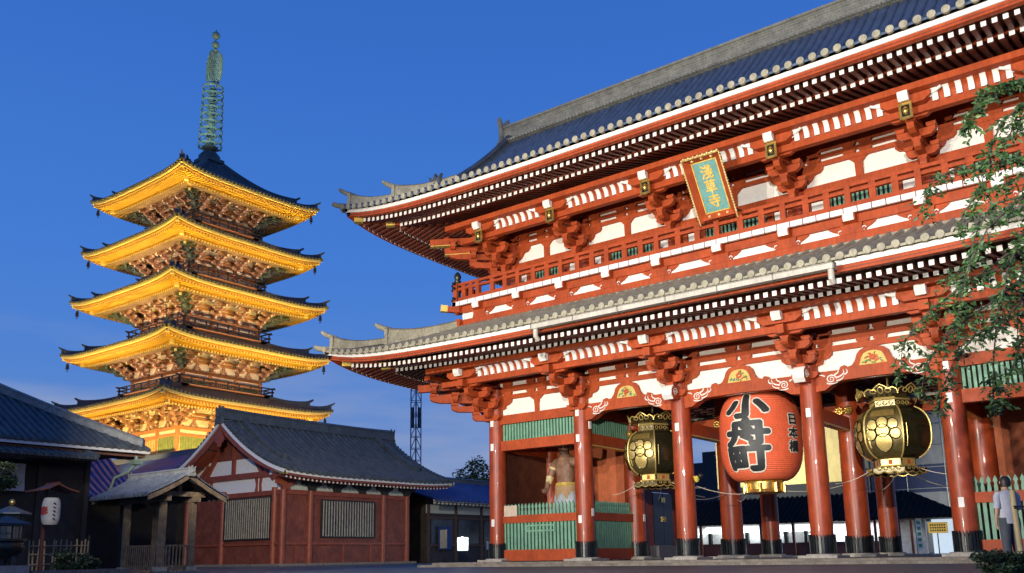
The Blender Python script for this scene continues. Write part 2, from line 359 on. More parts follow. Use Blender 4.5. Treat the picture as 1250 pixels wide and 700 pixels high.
# ---- columns
def make_column(x, y, r, ztop, tags=()):
    m = MB(); m.lathe([(r*1.0, 0.45), (r*1.0, 2.5), (r*0.97, 4.5), (r*0.93, ztop-0.4), (r*0.86, ztop)], (x, y, 0), 40, 0)
    c = m.build('column', REDG, gate)
    m = MB(); m.lathe([(r*1.07, 0.0), (r*1.07, 0.42)], (x, y, 0), 40, 0)
    for k in range(26):
        t = 2*PI*k/26; a = Vector((math.cos(t), math.sin(t), 0)); b = Vector((-math.sin(t), math.cos(t), 0)); ww = r*0.105
        q = Vector((x, y, 0)); vs = []
        for rr, e in ((r*1.03, 1), (r*1.16, 0.8)):
            for sx, z in ((-ww,0.005),(ww,0.005),(ww,0.5),(ww*0.4,0.55),(0,0.585),(-ww*0.4,0.55),(-ww,0.5)):
                vs.append(q + a*rr + b*sx*e + Vector((0,0,z)))
        m.add(vs, [(0,1,2,3,4,5,6), (13,12,11,10,9,8,7)] + [(i,(i+1)%7,(i+1)%7+7,i+7) for i in range(7)], 0)
    m.build('iron_sheath', BLACKM, c)
    m = MB(); k = r*1.75; m.prism([(x-k,y-k),(x+k,y-k),(x+k,y+k),(x-k,y+k)], 'xy', -0.128, -0.05, 0); m.lathe([(r*1.55,-0.05),(r*1.5,-0.012),(r*1.3,0.001)], (x,y,0), 40, 0)
    m.build('stone_base', STONE, c)
    for (z, dx) in tags:
        m = MB()
        if dx == 0: m.box(x-0.075, x+0.075, y-r*0.985-0.012, y-r*0.95+0.02, z-0.14, z+0.14)
        else: m.box(x+r*0.95-0.02, x+r*0.985+0.012, y-0.075, y+0.075, z-0.14, z+0.14)
        m.build('name_plate', WPAINT, c)
    return c
T3 = [(5.33,0),(4.36,0),(1.37,0)]
for i, x in enumerate(GX):
    tg = [(4.37,0)] if i in (2,3) else list(T3)
    if i == 1: tg += [(4.85,1),(1.62,1)]
    make_column(x, GY[0], 0.345, 6.75, tg)
    make_column(x, GY[1], 0.40, 7.0, [(1.5,1)] if i == 1 else [])
    make_column(x, GY[2], 0.345, 6.75)

# ---- front and rear framing of the lower storey
def bay_framing(Y, sg, xa, xb, kind, front=True):
    """sg=-1: outer face towards -Y"""
    o = lambda d: Y + sg*d
    def bb(m, x0, x1, d0, d1, z0, z1, k=0): m.box(x0, x1, min(o(d0),o(d1)), max(o(d0),o(d1)), z0, z1, k)
    cx = (xa+xb)/2; w = xb-xa
    m = MB()
    bb(m, xa+0.2, xb-0.2, -0.06, 0.015, 5.3 if kind == 'open' else 5.5, 7.5)
    m.build('plaster_panel', WHITE, gate)
    m = MB()
    if kind == 'closed':
        bb(m, xa+0.25, xb-0.25, -0.16, 0.17, 5.26, 5.62)
        m.build('head_beam', RED, gate); m = MB(); bb(m, xa+0.25, xb-0.25, -0.14, 0.15, 4.20, 4.59); m.build('transom_beam', RED, gate)
        m = MB(); bb(m, xa+0.25, xb-0.25, -0.05, -0.03, 4.57, 5.28, 1)
        n = int(w/0.17)
        for k in range(n):
            u = xa+0.38+(w-0.76)*k/(n-1); bb(m, u-0.042, u+0.042, -0.02, 0.05, 4.6, 5.25, 0)
        m.build('transom_grille', [GREEN, BLACKD], gate)
    else:
        zc, ze = 5.26, 5.06; pts = []
        top = 5.63
        pts = [(xa+0.2, top), (xb-0.2, top), (xb-0.2, ze-0.05), (xb-0.55, ze-0.02), (xb-0.85, zc-0.02), (xb-1.1, zc+0.03), (cx, zc+0.05), (xa+1.1, zc+0.03), (xa+0.85, zc-0.02), (xa+0.55, ze-0.02), (xa+0.2, ze-0.05)]
        m.prism(pts[::-1], 'xz', min(o(-0.18),o(0.2)), max(o(-0.18),o(0.2)), 0)
        bm_ = m.build('rainbow_beam', REDD if not front else RED, gate)
        if front:   # white scrolls at both ends of the beam face
            for s in (0, 1):
                m = MB(); x0 = xa+0.62 if s == 0 else xb-0.62; d = 1 if s == 0 else -1; yy = o(0.205)
                sp_ = [(x0+d*(0.02+0.17*(1-k/16)*math.cos(k*0.75)+0.12), yy, 5.37+0.14*(1-k/18)*math.sin(k*0.75)) for k in range(16)]
                m.tube(sp_, [0.012+0.010*(1-k/16) for k in range(16)], 5)
                for dx, dz, ln, a in ((0.3,0.02,0.55,0.25),(0.25,0.12,0.45,0.5),(0.3,-0.08,0.4,0.05),(-0.05,0.1,0.3,1.9),(0.0,-0.12,0.35,-0.9),(0.55,0.09,0.35,0.5)):
                    q = [(x0+d*(dx+ln*t*math.cos(a+0.9*t)), yy, 5.37+dz+ln*t*math.sin(a+0.9*t)*0.5) for t in (0,0.25,0.5,0.75,1)]
                    m.tube(q, [0.026,0.024,0.02,0.013,0.004], 5)
                m.build('scroll_carving', WPAINT, bm_)
            # frog-leg strut with a painted carving
            m = MB(); f = []
            prof = [(-1.05,0),(-1.0,0.1),(-0.86,0.13),(-0.8,0.06),(-0.64,0.1),(-0.54,0.22),(-0.47,0.4),(-0.36,0.5),(-0.2,0.55),(0,0.57)]
            prof = prof + [(-a,b) for a,b in prof[::-1][1:]]
            inner = [(-0.46,0.06),(-0.38,0.28),(-0.3,0.4),(-0.15,0.46),(0,0.47)]; inner = inner + [(-a,b) for a,b in inner[::-1][1:]]
            y0, y1 = min(o(0.02),o(0.16)), max(o(0.02),o(0.16))
            m.prism([(cx+a, 5.62+b*1.12) for a,b in prof[::-1]], 'xz', y0, y1, 0)
            fr = m.build('frog_leg_strut', RED, gate)
            m = MB(); yy = o(0.165)
            m.prism([(cx+a*0.9, 5.63+b*1.02) for a,b in inner[::-1]], 'xz', min(yy,o(0.15)), max(yy,o(0.15)), 0)
            rnd = random.Random(int(cx*10))
            for k in range(46):
                a = rnd.uniform(-0.36,0.36); b = rnd.uniform(0.09,0.42)
                if b > 0.5-abs(a)*1.05: continue
                c_ = rnd.choice([1,1,2,3]) if abs(a) > 0.12 else rnd.choice([3,3,1])
                L_ = rnd.uniform(0.05,0.1); t = rnd.uniform(0,6.28)
                m.tube([(cx+a+L_*q*math.cos(t+q), o(0.18), 5.62+b+L_*q*0.7*math.sin(t+q)) for q in (-0.5,0,0.5,1)], [0.012,0.02,0.02,0.006], 5, c_)
            for k in range(8):
                t = k*PI/4; m.ball((cx+0.07*math.cos(t), o(0.185), 5.9+0.06*math.sin(t)), 0.035, 3, 6)
            m.build('painted_carving', [mat('yellow_ground', (0.62,0.47,0.12),0.6), mat('leaf_green_paint',(0.08,0.30,0.12),0.6), mat('blue_paint',(0.06,0.17,0.30),0.6), mat('coral_paint',(0.6,0.12,0.05),0.6)], fr)
    # tie beams A, B and top beam
    for nm, z0, z1, dd in (('tie_beam',6.26,6.44,0.12),('tie_beam',6.57,6.79,0.12),('wall_plate',6.96,7.5,0.10)):
        m = MB(); bb(m, xa-0.02 if z0 > 6.9 else xa+0.1, xb+0.02 if z0 > 6.9 else xb-0.1, -0.1, dd, z0, z1); m.build(nm, RED, gate)
    # little blocks in the white strips and wall-plane bracket arms at the columns
    lo_, hi_ = min(o(0.0),o(0.13)), max(o(0.0),o(0.13))
    for z0, z1 in ((6.44,6.57),(6.79,6.96)):
        for u, q in ((cx-0.26,0.2),(cx+0.26,0.2),(xa+0.62,0.22),(xb-0.62,0.22)):
            m = MB(); m.prism([(u-q*0.75,z0),(u+q*0.75,z0),(u+q,z0+0.05),(u+q,z1),(u-q,z1),(u-q,z0+0.05)], 'xz', lo_, hi_, 0); m.build('bearing_block', RED, gate)
    for s, xx in ((1, xa), (-1, xb)):
        z0, z1, L_ = 6.02, 6.28, 0.82
        q = [(xx+s*0.2,z1),(xx+s*L_,z1),(xx+s*L_,z0+0.14),(xx+s*(L_-0.12),z0+0.04),(xx+s*(L_-0.28),z0),(xx+s*0.52,z0),(xx+s*0.5,z0-0.12),(xx+s*0.2,z0-0.2)]
        m = MB(); m.prism(q, 'xz', min(o(0.0),o(0.125)), max(o(0.0),o(0.125)), 0); m.build('wall_bracket_arm', RED, gate)
    if kind == 'closed':
        q = [(cx-0.34,6.27),(cx-0.26,6.2),(cx-0.13,6.1),(cx-0.1,5.9),(cx-0.1,5.61),(cx+0.1,5.61),(cx+0.1,5.9),(cx+0.13,6.1),(cx+0.26,6.2),(cx+0.34,6.27)]
        m = MB(); m.prism(q, 'xz', min(o(0.0),o(0.09)), max(o(0.0),o(0.09)), 0); m.build('wall_strut', RED, gate)
kinds = ['closed','open','open','open','closed']
for i in range(5):
    bay_framing(0.0, -1, GX[i], GX[i+1], kinds[i], True)
    bay_framing(7.4, 1, GX[i], GX[i+1], kinds[i], False)

# ---- end bays: picket fences, sills, inner walls and doors
def picket_fence(P0, P1, name='picket_rail'):
    """sill, rail and green pickets between two columns"""
    P0 = Vector(P0); P1 = Vector(P1); d = (P1-P0); Ln = d.length; d.normalize()
    M = Matrix.Translation(P0) @ Matrix(((d.x,-d.y,0,0),(d.y,d.x,0,0),(0,0,1,0),(0,0,0,1)))
    m = MB(M); m.box(0.3, Ln-0.3, -0.13, 0.13, -0.1, 0.32); m.build('fence_sill', RED, gate)
    m = MB(M); m.box(0.2, Ln-0.2, -0.12, 0.14, 1.345, 1.64); m.build('fence_rail', RED, gate)
    m = MB(M); n = int((Ln-0.7)/0.165)
    for k in range(n+1):
        u = 0.36 + (Ln-0.72)*k/n
        m.box(u-0.05, u+0.05, -0.05, 0.05, 0.31, 1.35)
        pr = [(-0.05,1.6),(0.05,1.6),(0.05,1.78),(0.035,1.84),(0.035,1.9),(0.06,1.93),(0.045,2.0),(0,2.09),(-0.045,2.0),(-0.06,1.93),(-0.035,1.9),(-0.035,1.84),(-0.05,1.78)]
        m.prism([(u+a,b) for a,b in pr], 'xz', -0.03, 0.03, 0)
    m.build('fence_pickets', GREEN, gate)
for xa, xb in ((0.0,4.1),(16.91,21.0)):
    picket_fence((xa,0,0),(xb,0,0)); 
picket_fence((4.1,0,0),(4.1,3.7,0)); picket_fence((16.91,0,0),(16.91,3.7,0))
# small signboard leaning on the left fence and the lattice of the offering hatch
m = MB(); m.box(0.42,1.05,-0.17,-0.13,1.60,2.02); m.build('notice_board', mat('pale_board',(0.62,0.50,0.36),0.7), gate)
m = MB()
for z in (1.02,1.22): m.box(1.45,2.72,-0.075,-0.052,z-0.03,z+0.03)
for x in (1.45,2.72): m.box(x-0.03,x+0.03,-0.076,-0.053,0.98,1.26)
m.build('hatch_frame', GREEN, gate)
for xs, sgn in ((4.1, 1), (16.91, -1)):   # side openings above the fence, and the wall with doors further back
    m = MB(); m.box(xs-0.15, xs+0.15, 0.3, 3.4, 5.26, 5.6); m.build('head_beam', RED, gate)
    m = MB(); m.box(xs-0.13, xs+0.13, 0.3, 3.4, 4.2, 4.58); m.build('transom_beam', RED, gate)
    m = MB(); m.box(xs-0.02, xs+0.02, 0.3, 3.4, 4.56, 5.28, 1)
    for k in range(18): y = 0.45+2.8*k/17; m.box(xs-0.05, xs+0.05, y-0.04, y+0.04, 4.6, 5.25, 0)
    m.build('transom_grille', [GREEN, BLACKD], gate)
    m = MB(); m.box(xs-0.05, xs+0.05, 0.3, 7.1, 5.6, 7.4); m.box(xs-0.08, xs+0.08, 4.0, 7.1, 2.62, 5.7); m.box(xs-0.08, xs+0.08, 4.0, 5.0, -0.1, 2.62); m.box(xs-0.08, xs+0.08, 6.75, 7.1, -0.1, 2.62)
    m.build('passage_wall', REDD, gate)
    m = MB()
    for a, b in ((5.05,5.85),(5.89,6.7)):
        m.box(xs-0.05, xs+0.06*sgn+0.03, a, b, 0.42, 2.58)
    dr = m.build('door', mat('black_door_lacquer',(0.022,0.03,0.036),0.35), gate)
    m = MB()
    for y in (5.78, 5.96):
        for z in (1.5, 2.3):
            m = MB(); m.box(xs+sgn*0.1-0.02, xs+sgn*0.1+0.02, y-0.07, y+0.07, z-0.1, z+0.1)
            if z < 2: m.ball((xs+sgn*0.13, y, 1.5), 0.06, 0, 8)
            m.build('brass_fitting', GOLDM, dr)
    m = MB(); m.box(xs-0.25, xs+0.5 if sgn > 0 else xs+0.25, 4.6, 7.05, -0.12, 0.4); m.build('door_step', mat('grey_step',(0.14,0.13,0.14),0.7), gate)
for x0, x1 in ((0.0,4.1),(16.91,21.0)):
    m = MB(); m.box(x0+0.1, x1-0.1, 3.66, 3.74, -0.1, 5.6); m.build('niche_back_wall', mat('orange_niche_wall',(0.42,0.10,0.03),0.7), gate)
    m = MB(); m.box(x0, x1, 0.1, 7.3, 5.62, 5.7); m.build('niche_ceiling', BROWN, gate)
for xs in (0.0, 21.0):
    m = MB(); m.box(xs-0.04, xs+0.04, 0.2, 7.2, -0.1, 4.3); m.build('end_wall', BROWN, gate)  # wall coloured dark brown to stand for its unlit face
    m = MB(); m.box(xs-0.05, xs+0.05, 0.2, 7.2, 4.3, 7.4); m.build('plaster_panel', WHITE, gate)
    for z0, z1 in ((4.2,4.59),(5.26,5.62),(6.26,6.44),(6.57,6.79),(6.96,7.5)):
        m = MB(); m.box(xs-0.13, xs+0.13, 0.1, 7.3, z0, z1); m.build('end_beam', RED, gate)
# ---- transverse and longitudinal beams of the open passage, coffered ceiling
def gilt_end(x, y, z, r=0.17, ax='y'):
    m = MB()
    for k in range(8):
        t = PI*k/4; m.ball((x+ (r*0.62*math.cos(t) if ax=='y' else 0), y + (0 if ax=='y' else r*0.62*math.cos(t)), z+r*0.62*math.sin(t)), r*0.36, 0, 6)
    m.ball((x,y,z), r*0.42, 0, 8); return m
for x in GX[1:5]:
    m = MB(); m.box(x-0.14, x+0.14, 0.3, 3.35, 4.16, 4.6); m.box(x-0.14, x+0.14, 4.05, 7.1, 4.16, 4.6); m.build('passage_tie_beam', RED, gate)
    m = MB(); m.box(x-0.15, x+0.15, 0.34, 3.3, 4.13, 4.175); m.build('gilt_edge', GOLDP, gate)
for i in (1,2,3):
    m = MB(); m.box(GX[i]+0.3, GX[i+1]-0.3, 3.55, 3.85, 4.6, 5.1); m.build('passage_lintel', RED, gate)
    gilt_end(GX[i]+0.15, 3.25, 4.85).build('gilt_rosette', GOLDM, gate)
    gilt_end(GX[i+1]-0.15, 3.25, 4.85).build('gilt_rosette', GOLDM, gate)
m = MB(); m.box(4.1, 16.9, 0.1, 7.3, 5.86, 5.95)
m.build('passage_ceiling', mat('painted_ceiling',(0.16,0.15,0.11),0.7,var=0.7,scale=1.2), gate)
m = MB()
for k in range(22):
    x = 4.4+12.2*k/21; m.box(x-0.05, x+0.05, 0.2, 7.2, 5.78, 5.862)
for k in range(12):
    y = 0.4+6.6*k/11; m.box(4.2, 16.8, y-0.05, y+0.05, 5.775, 5.858)
m.build('ceiling_coffers', BROWN, gate)

# ---- bracket sets
def bracket_set(mb, z0, h=0.36, st=0.6, aw=0.2, n=3, Ls=(0.95,1.1,1.25), dv=0.0):
    for i in range(n):
        z = z0+i*h; L_ = st*(i+1)+0.14
        mb.prism([(0.12,z),(-L_*0.86,z),(-L_*0.97,z+h*0.2),(-L_,z+h*0.4),(-L_,z+h*0.66),(0.12,z+h*0.66)], 'yz', -aw/2, aw/2, 0)
        v = -st*(i+1)
        def blk(u, v_, zz):
            w = aw*0.62
            mb.prism([(u-w*0.75,zz),(u+w*0.75,zz),(u+w*1.1,zz+h*0.14),(u+w*1.1,zz+h*0.36),(u-w*1.1,zz+h*0.36),(u-w*1.1,zz+h*0.14)], 'xz', v_-w*1.1, v_+w*1.1, 0)
        blk(0, v, z+h*0.66)
        L2 = Ls[i]/2; zz = z+h*1.0
        mb.prism([(-L2*0.72,zz),(L2*0.72,zz),(L2*0.95,zz+h*0.25),(L2,zz+h*0.45),(L2,zz+h*0.66),(-L2,zz+h*0.66),(-L2,zz+h*0.45),(-L2*0.95,zz+h*0.25)], 'xz', v-aw*0.45, v+aw*0.45, 0)
        for u in (-L2*0.8, L2*0.8): blk(u, v, zz+h*0.66)
def side_T(sd, x, y):
    ux,uy,vx,vy = {'S':(1,0,0,1),'E':(0,1,-1,0),'N':(-1,0,0,-1),'W':(0,-1,1,0)}[sd]
    return Matrix(((ux,vx,0,x),(uy,vy,0,y),(0,0,1,0),(0,0,0,1)))
def gate_bracket(sd, x, y, dz, plate=False):
    T = side_T(sd, x, y)
    m = MB(T); m.prism([(-0.3,5.35+dz),(0.3,5.35+dz),(0.42,5.45+dz),(0.42,5.56+dz),(-0.42,5.56+dz),(-0.42,5.45+dz)], 'xz', -0.42, -0.2, 0)
    bracket_set(m, 5.45+dz)
    m.prism([(-0.5,6.82+dz),(0.5,6.82+dz),(0.68,6.95+dz),(0.7,7.1+dz),(-0.7,7.1+dz),(-0.7,6.95+dz)], 'xz', -2.28, -1.98, 0)
    m.box(-0.13,0.13,-2.3,0,6.5+dz,6.78+dz); m.box(-0.12,0.12,-2.35,-0.8,6.98+dz,7.25+dz)
    b = m.build('bracket_set', RED, gate)
    m = MB(T); m.prism([(-2.34,6.9+dz),(-2.46,6.88+dz),(-2.56,7.0+dz),(-2.56,7.14+dz),(-2.46,7.3+dz),(-2.34,7.34+dz)], 'yz', -0.145, 0.145, 0); m.build('white_nosing', WPAINT, b)
    if plate:
        m = MB(T); m.box(-0.15,0.15,-2.29,-2.2,6.4+dz,6.84+dz,1); m.box(-0.12,0.12,-2.32,-2.29,6.43+dz,6.81+dz,1)
        for z0_, z1_ in ((6.36,6.44),(6.80,6.88)): m.box(-0.18,0.18,-2.335,-2.285,z0_+dz,z1_+dz,0)
        for s_ in (-1,1): m.box(s_*0.15-0.035,s_*0.15+0.035,-2.337,-2.283,6.36+dz,6.88+dz,0)
        m.lathe([(0.02,0),(0.07,0.04),(0.09,0.13),(0.07,0.22),(0.02,0.26)], (0,-2.33,6.49+dz), 10, 0)
        m.build('gilt_plate', [GOLDM, BLACKM], b)
    return b
UX = [0.6, 4.1, 8.21, 12.8, 16.91, 20.4]; UY = [0.5, 3.7, 6.9]
UPDZ = 6.10
for x in GX: gate_bracket('S', x, 0, 0.08); gate_bracket('N', x, 7.4, 0.08)
for y in GY: gate_bracket('W', 0, y, 0.08); gate_bracket('E', 21.0, y, 0.08)
for x in UX: gate_bracket('S', x, 0.5, UPDZ, True); gate_bracket('N', x, 6.9, UPDZ)
for y in UY: gate_bracket('W', 0.6, y, UPDZ); gate_bracket('E', 20.4, y, UPDZ)
for (x,y,a) in ((0,0,-45),(21,0,45),(0,7.4,-135),(21,7.4,135)):
    for dz, ins in ((0,0.0),(UPDZ,0.55)):
        xx = x + (ins if x < 5 else -ins); yy = y + (ins if y < 3 else -ins)
        T = Matrix.Translation((xx,yy,0)) @ Matrix.Rotation(R_(a),4,'Z')
        m = MB(T); bracket_set(m, 5.45+dz, 0.36, 0.86, 0.22, 3, (0.8,0.9,1.0))
        for k,(v0,z) in enumerate(((-2.9,6.5),(-3.5,6.85)) if dz > 1 else ((-2.5,6.35),(-3.2,6.75))): m.bar((0,0.2,z+dz+0.3),(0,v0,z+dz-0.02),0.26,0.28)
        b = m.build('bracket_set', RED, gate)
        if dz > 1:
            m = MB(T)
            for v0,z in ((-2.9,6.5),(-3.5,6.85)): m.bar((0,v0+1.1,z+dz-0.055),(0,v0,z+dz-0.17),0.27,0.03)
            m.build('gilt_edge', GOLDP, b)

# ---- purlins, white curved ribs below the eaves
def rib_band(sd, cols, other, dz, Yw):
    """between bracket sets on one side; cols are positions along the side"""
    for a, b in zip(cols[:-1], cols[1:]):
        if sd in 'SN': T = side_T(sd, (a+b)/2, Yw)
        else: T = side_T(sd, Yw, (a+b)/2)
        w = (b-a)/2
        path = [(-2.02,6.80),(-2.03,6.90),(-2.07,7.0),(-2.14,7.08),(-2.26,7.13)]
        m = MB(T); m.grid([[(u, v+0.05, z+dz) for v,z in path] for u in (-w,w)], 0, True)
        n = max(4, int((2*w-1.5)/0.27)); us = [-(w-0.78) + 2*(w-0.78)*k/(n-1) for k in range(n)]
        for u in us:
            m.grid([[(u+du, v-0.03, z+dz+0.01) for v,z in path] for du in (-0.078,0.078)], 1, True)
            for du in (-0.078,0.078): m.grid([[(u+du, v+e, z+dz+0.01) for v,z in path] for e in (-0.03,0.06)], 1, False)
        m.build('cove_ribs', [RED, WPAINT], gate)
        for s in (-1,1):
            m = MB(T); u = s*(w-0.80)
            m.tube([(u+s*0.10, -2.14, 7.03+dz),(u-s*0.02,-2.17,7.06+dz),(u-s*0.2,-2.26,7.11+dz)], [0.03,0.05,0.05], 6)
            m.tube([(u+s*0.14+0.06*math.cos(t), -2.12, 7.0+dz+0.065*math.sin(t)) for t in [k*0.7 for k in range(9)]], 0.022, 5)
            m.build('white_scroll', WPAINT, gate)
    Ln = cols[-1]-cols[0]; c = (cols[0]+cols[-1])/2
    T = side_T(sd, c, Yw) if sd in 'SN' else side_T(sd, Yw, c)
    m = MB(T); m.box(-Ln/2-1.2, Ln/2+1.2, -2.02, -1.78, 6.59+dz, 6.80+dz); m.build('eave_purlin', RED, gate)
    m = MB(T); m.box(-Ln/2-1.6, Ln/2+1.6, -2.55, -2.24, 7.12+dz, 7.32+dz); m.build('outer_purlin', RED, gate)
rib_band('S', GX, 0, 0.1, 0.0); rib_band('N', [GX[0],GX[2],GX[3],GX[5]], 0, 0.1, 7.4)
rib_band('W', [0.0,3.7,7.4], 0, 0.1, 0.0); rib_band('E', [0.0,3.7,7.4], 0, 0.1, 21.0)
rib_band('S', UX, 0, UPDZ, 0.5); rib_band('N', [UX[0],UX[2],UX[3],UX[5]], 0, UPDZ, 6.9)
rib_band('W', [0.5,3.7,6.9], 0, UPDZ, 0.6); rib_band('E', [0.5,3.7,6.9], 0, UPDZ, 20.4)
# carved beam ends on the two middle columns
for x in (GX[2], GX[3]):
    m = MB(); m.prism([(-0.3,5.3),(-0.85,5.28),(-0.98,5.42),(-0.95,5.62),(-0.8,5.75),(-0.3,5.78)], 'yz', x-0.16, x+0.16, 0)
    b = m.build('beam_end', RED, gate)
    m = MB(); m.prism([(-0.86,5.27),(-1.0,5.41),(-0.97,5.63),(-0.81,5.77),(-0.78,5.76),(-0.93,5.62),(-0.96,5.42),(-0.83,5.28)], 'yz', x-0.18, x+0.18, 0)
    m.tube([(x+0.165, -0.66+0.16*(1-k/14)*math.cos(k*0.8), 5.53+0.16*(1-k/14)*math.sin(k*0.8)) for k in range(13)], 0.014, 5)
    m.build('white_carving', WPAINT, b)

# ---- eaves
def mk_up(U1, p1, U2, p2, L):
    def mk(half):
        l = min(L, half); l0 = half-l
        def up(u):
            t = max(0.0, (abs(u)-l0)/l); return U1*t**p1 + U2*t**p2
        return up
    return mk
UPLO = mk_up(0.20, 1.5, 0.42, 6, 9.4)
UPHI = mk_up(0.16, 1.5, 0.47, 5.5, 10.4)
BLKR = mat('shade_dark_timber', (0.045,0.014,0.009), 0.7)  # lower inner rafters darkened to stand for the shade under the eave
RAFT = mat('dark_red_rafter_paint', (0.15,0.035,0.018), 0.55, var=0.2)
def eave(tagname, x0, x1, y0, y1, upf, zt, zi, zo, zw, vi, vo, wall, k_sp=0.26):
    """x0.. rectangle at the white line; zw white line bottom, zo/zi ends of outer/inner rafters at insets vo/vi"""
    for sd, (T, half) in frames(x0, x1, y0, y1).items():
        up = upf(half)
        m = MB(T); band(m, half, 0.0, zw, zw+0.15, 0.14, up, 0); m.build('white_eave_line', WPAINT, gate)
        m = MB(T); band(m, half, 0.05, zw-0.17, zw+0.004, 0.2, up, 0, trim=0.05)
        m.build('eave_fascia', RED, gate)
        m = MB(T); band(m, half, 0.042, zw-0.10, zw-0.08, 0.02, up, 0, trim=0.06); m.build('fascia_groove', BROWN, gate)
        m = MB(T); rafters(m, half, vo, zo, vi+0.12, zi+0.17, k_sp, 0.125, 0.145, up, 0, 1, 1.0, 0.8); m.build('flying_rafters', [RAFT, WPAINT], gate)
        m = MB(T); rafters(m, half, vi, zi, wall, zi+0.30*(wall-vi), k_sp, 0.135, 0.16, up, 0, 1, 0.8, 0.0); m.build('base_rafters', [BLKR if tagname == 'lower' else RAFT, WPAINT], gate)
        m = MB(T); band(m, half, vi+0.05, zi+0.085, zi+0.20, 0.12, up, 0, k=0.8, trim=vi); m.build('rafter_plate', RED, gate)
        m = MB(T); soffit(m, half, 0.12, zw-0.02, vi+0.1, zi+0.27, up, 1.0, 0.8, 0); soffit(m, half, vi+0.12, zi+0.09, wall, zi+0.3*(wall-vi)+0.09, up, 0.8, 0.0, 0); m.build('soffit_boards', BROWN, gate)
    # hip rafters with gilt tips
    for sx, sy, cx_, cy_ in ((1,1,x0,y0),(-1,1,x1,y0),(-1,-1,x1,y1),(1,-1,x0,y1)):
        uc = upf((x1-x0)/2)((x1-x0)/2)
        a = (cx_+sx*(vo-0.1), cy_+sy*(vo-0.1), zo+uc-0.06); b = (cx_+sx*(vi+0.1), cy_+sy*(vi+0.1), zi+0.8*uc*0.9+0.06)
        m = MB(); m.bar(a, b, 0.26, 0.3); c = (cx_+sx*(vi-0.25), cy_+sy*(vi-0.25), zi+0.72*uc-0.1)
        d = (cx_+sx*(wall), cy_+sy*(wall), zi+0.3*(wall-vi)-0.1); m.bar(c, d, 0.28, 0.32)
        h_ = m.build('hip_rafter', RED, gate)
        for s_, e_ in ((a,b),(c,d)):
            m = MB(); s_ = Vector(s_); q = (Vector(e_)-s_).normalized(); m.bar(s_-q*0.02, s_+q*0.34, 0.29, 0.33); m.build('gilt_tip', GOLDP, h_)
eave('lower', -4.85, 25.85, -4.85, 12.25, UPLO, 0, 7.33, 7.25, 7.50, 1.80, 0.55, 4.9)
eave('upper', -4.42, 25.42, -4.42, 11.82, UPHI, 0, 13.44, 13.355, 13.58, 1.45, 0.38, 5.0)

# ---- lower roof
LR = frames(-4.95, 25.95, -4.95, 12.35)
def prof_lo(v): return 7.72 + 0.335*v + 0.02*v*v
for sd, (T, half) in LR.items():
    m = MB(T); tile_slope(m, half, lambda u: min(3.85, half-abs(u)), prof_lo, UPLO(half), 4.5, 0.35, 0.105, 9, 0)
    m.build('lower_roof', TILE, gate)
def corner_ridge(cx_, cy_, sx, sy, i0, i1, prof, uc, w, h, fade, tipup=0.25, n=10):
    pts = []
    for k in range(n+1):
        i = i0+(i1-i0)*k/n; z = prof(i)+uc*max(0,1-i/fade)**1.5 + (tipup*max(0,1-(i-i0)/0.9)**2 if tipup else 0)
        pts.append((cx_+sx*i, cy_+sy*i, z-0.04))
    m = MB(); ridge(m, pts, w, h); return m, pts
for cx_, cy_, sx, sy in ((-4.95,-4.95,1,1),(25.95,-4.95,-1,1),(25.95,12.35,-1,-1),(-4.95,12.35,1,-1)):
    for i0, i1, w_, h_, rs_, hn in ((1.75,3.9,0.42,0.36,0.30,0.42),(0.22,1.85,0.36,0.24,0.36,0.4)):
        m, pts = corner_ridge(cx_, cy_, sx, sy, i0, i1, prof_lo, 0.60, 0.42, 0.42, 4.5, 0, 12); m = MB()
        horn_ridge(m, pts, w_, h_, rs_, 0, hn); m.build('corner_ridge', TILE, gate)
    m = MB(); q = Vector((cx_+sx*0.02,cy_+sy*0.02,7.72+0.62)); d = Vector((-sx,-sy,0)).normalized()
    m.tube([q+d*-0.3, q+d*0.2+Vector((0,0,0.03)), q+d*0.38+Vector((0,0,0.1))],[0.12,0.11,0.09],8); m.build('corner_tile', TILE, gate)
# flat stack of tiles where the roof meets the balcony
for sd, (T, half) in frames(-1.32, 22.32, -1.32, 8.72).items():
    m = MB(T); band(m, half, 0.05, 9.05, 9.32, 0.3, lambda u: 0, 0); m.build('flashing_course', TILE, gate)
# gutter over the entrance
m = MB(); m.box(5.6, 15.45, -5.22, -5.0, 7.36, 7.52)
gt = m.build('eave_gutter', COPPER, gate)
m = MB()
for k in range(7): x = 5.6+9.85*k/6; m.box(x-0.02, x+0.02, -5.24, -4.98, 7.34, 7.54)
m.box(5.58,15.47,-5.24,-4.99,7.505,7.535); m.build('gutter_joint', mat('gutter_seam',(0.25,0.23,0.19),0.6), gt)
for x in (5.7, 15.35):
    m = MB(); m.tube([(x,-5.1,7.4),(x,-5.1,7.12),(x,-4.95,7.04)], 0.085, 10); m.build('downpipe', COPPER, gt)

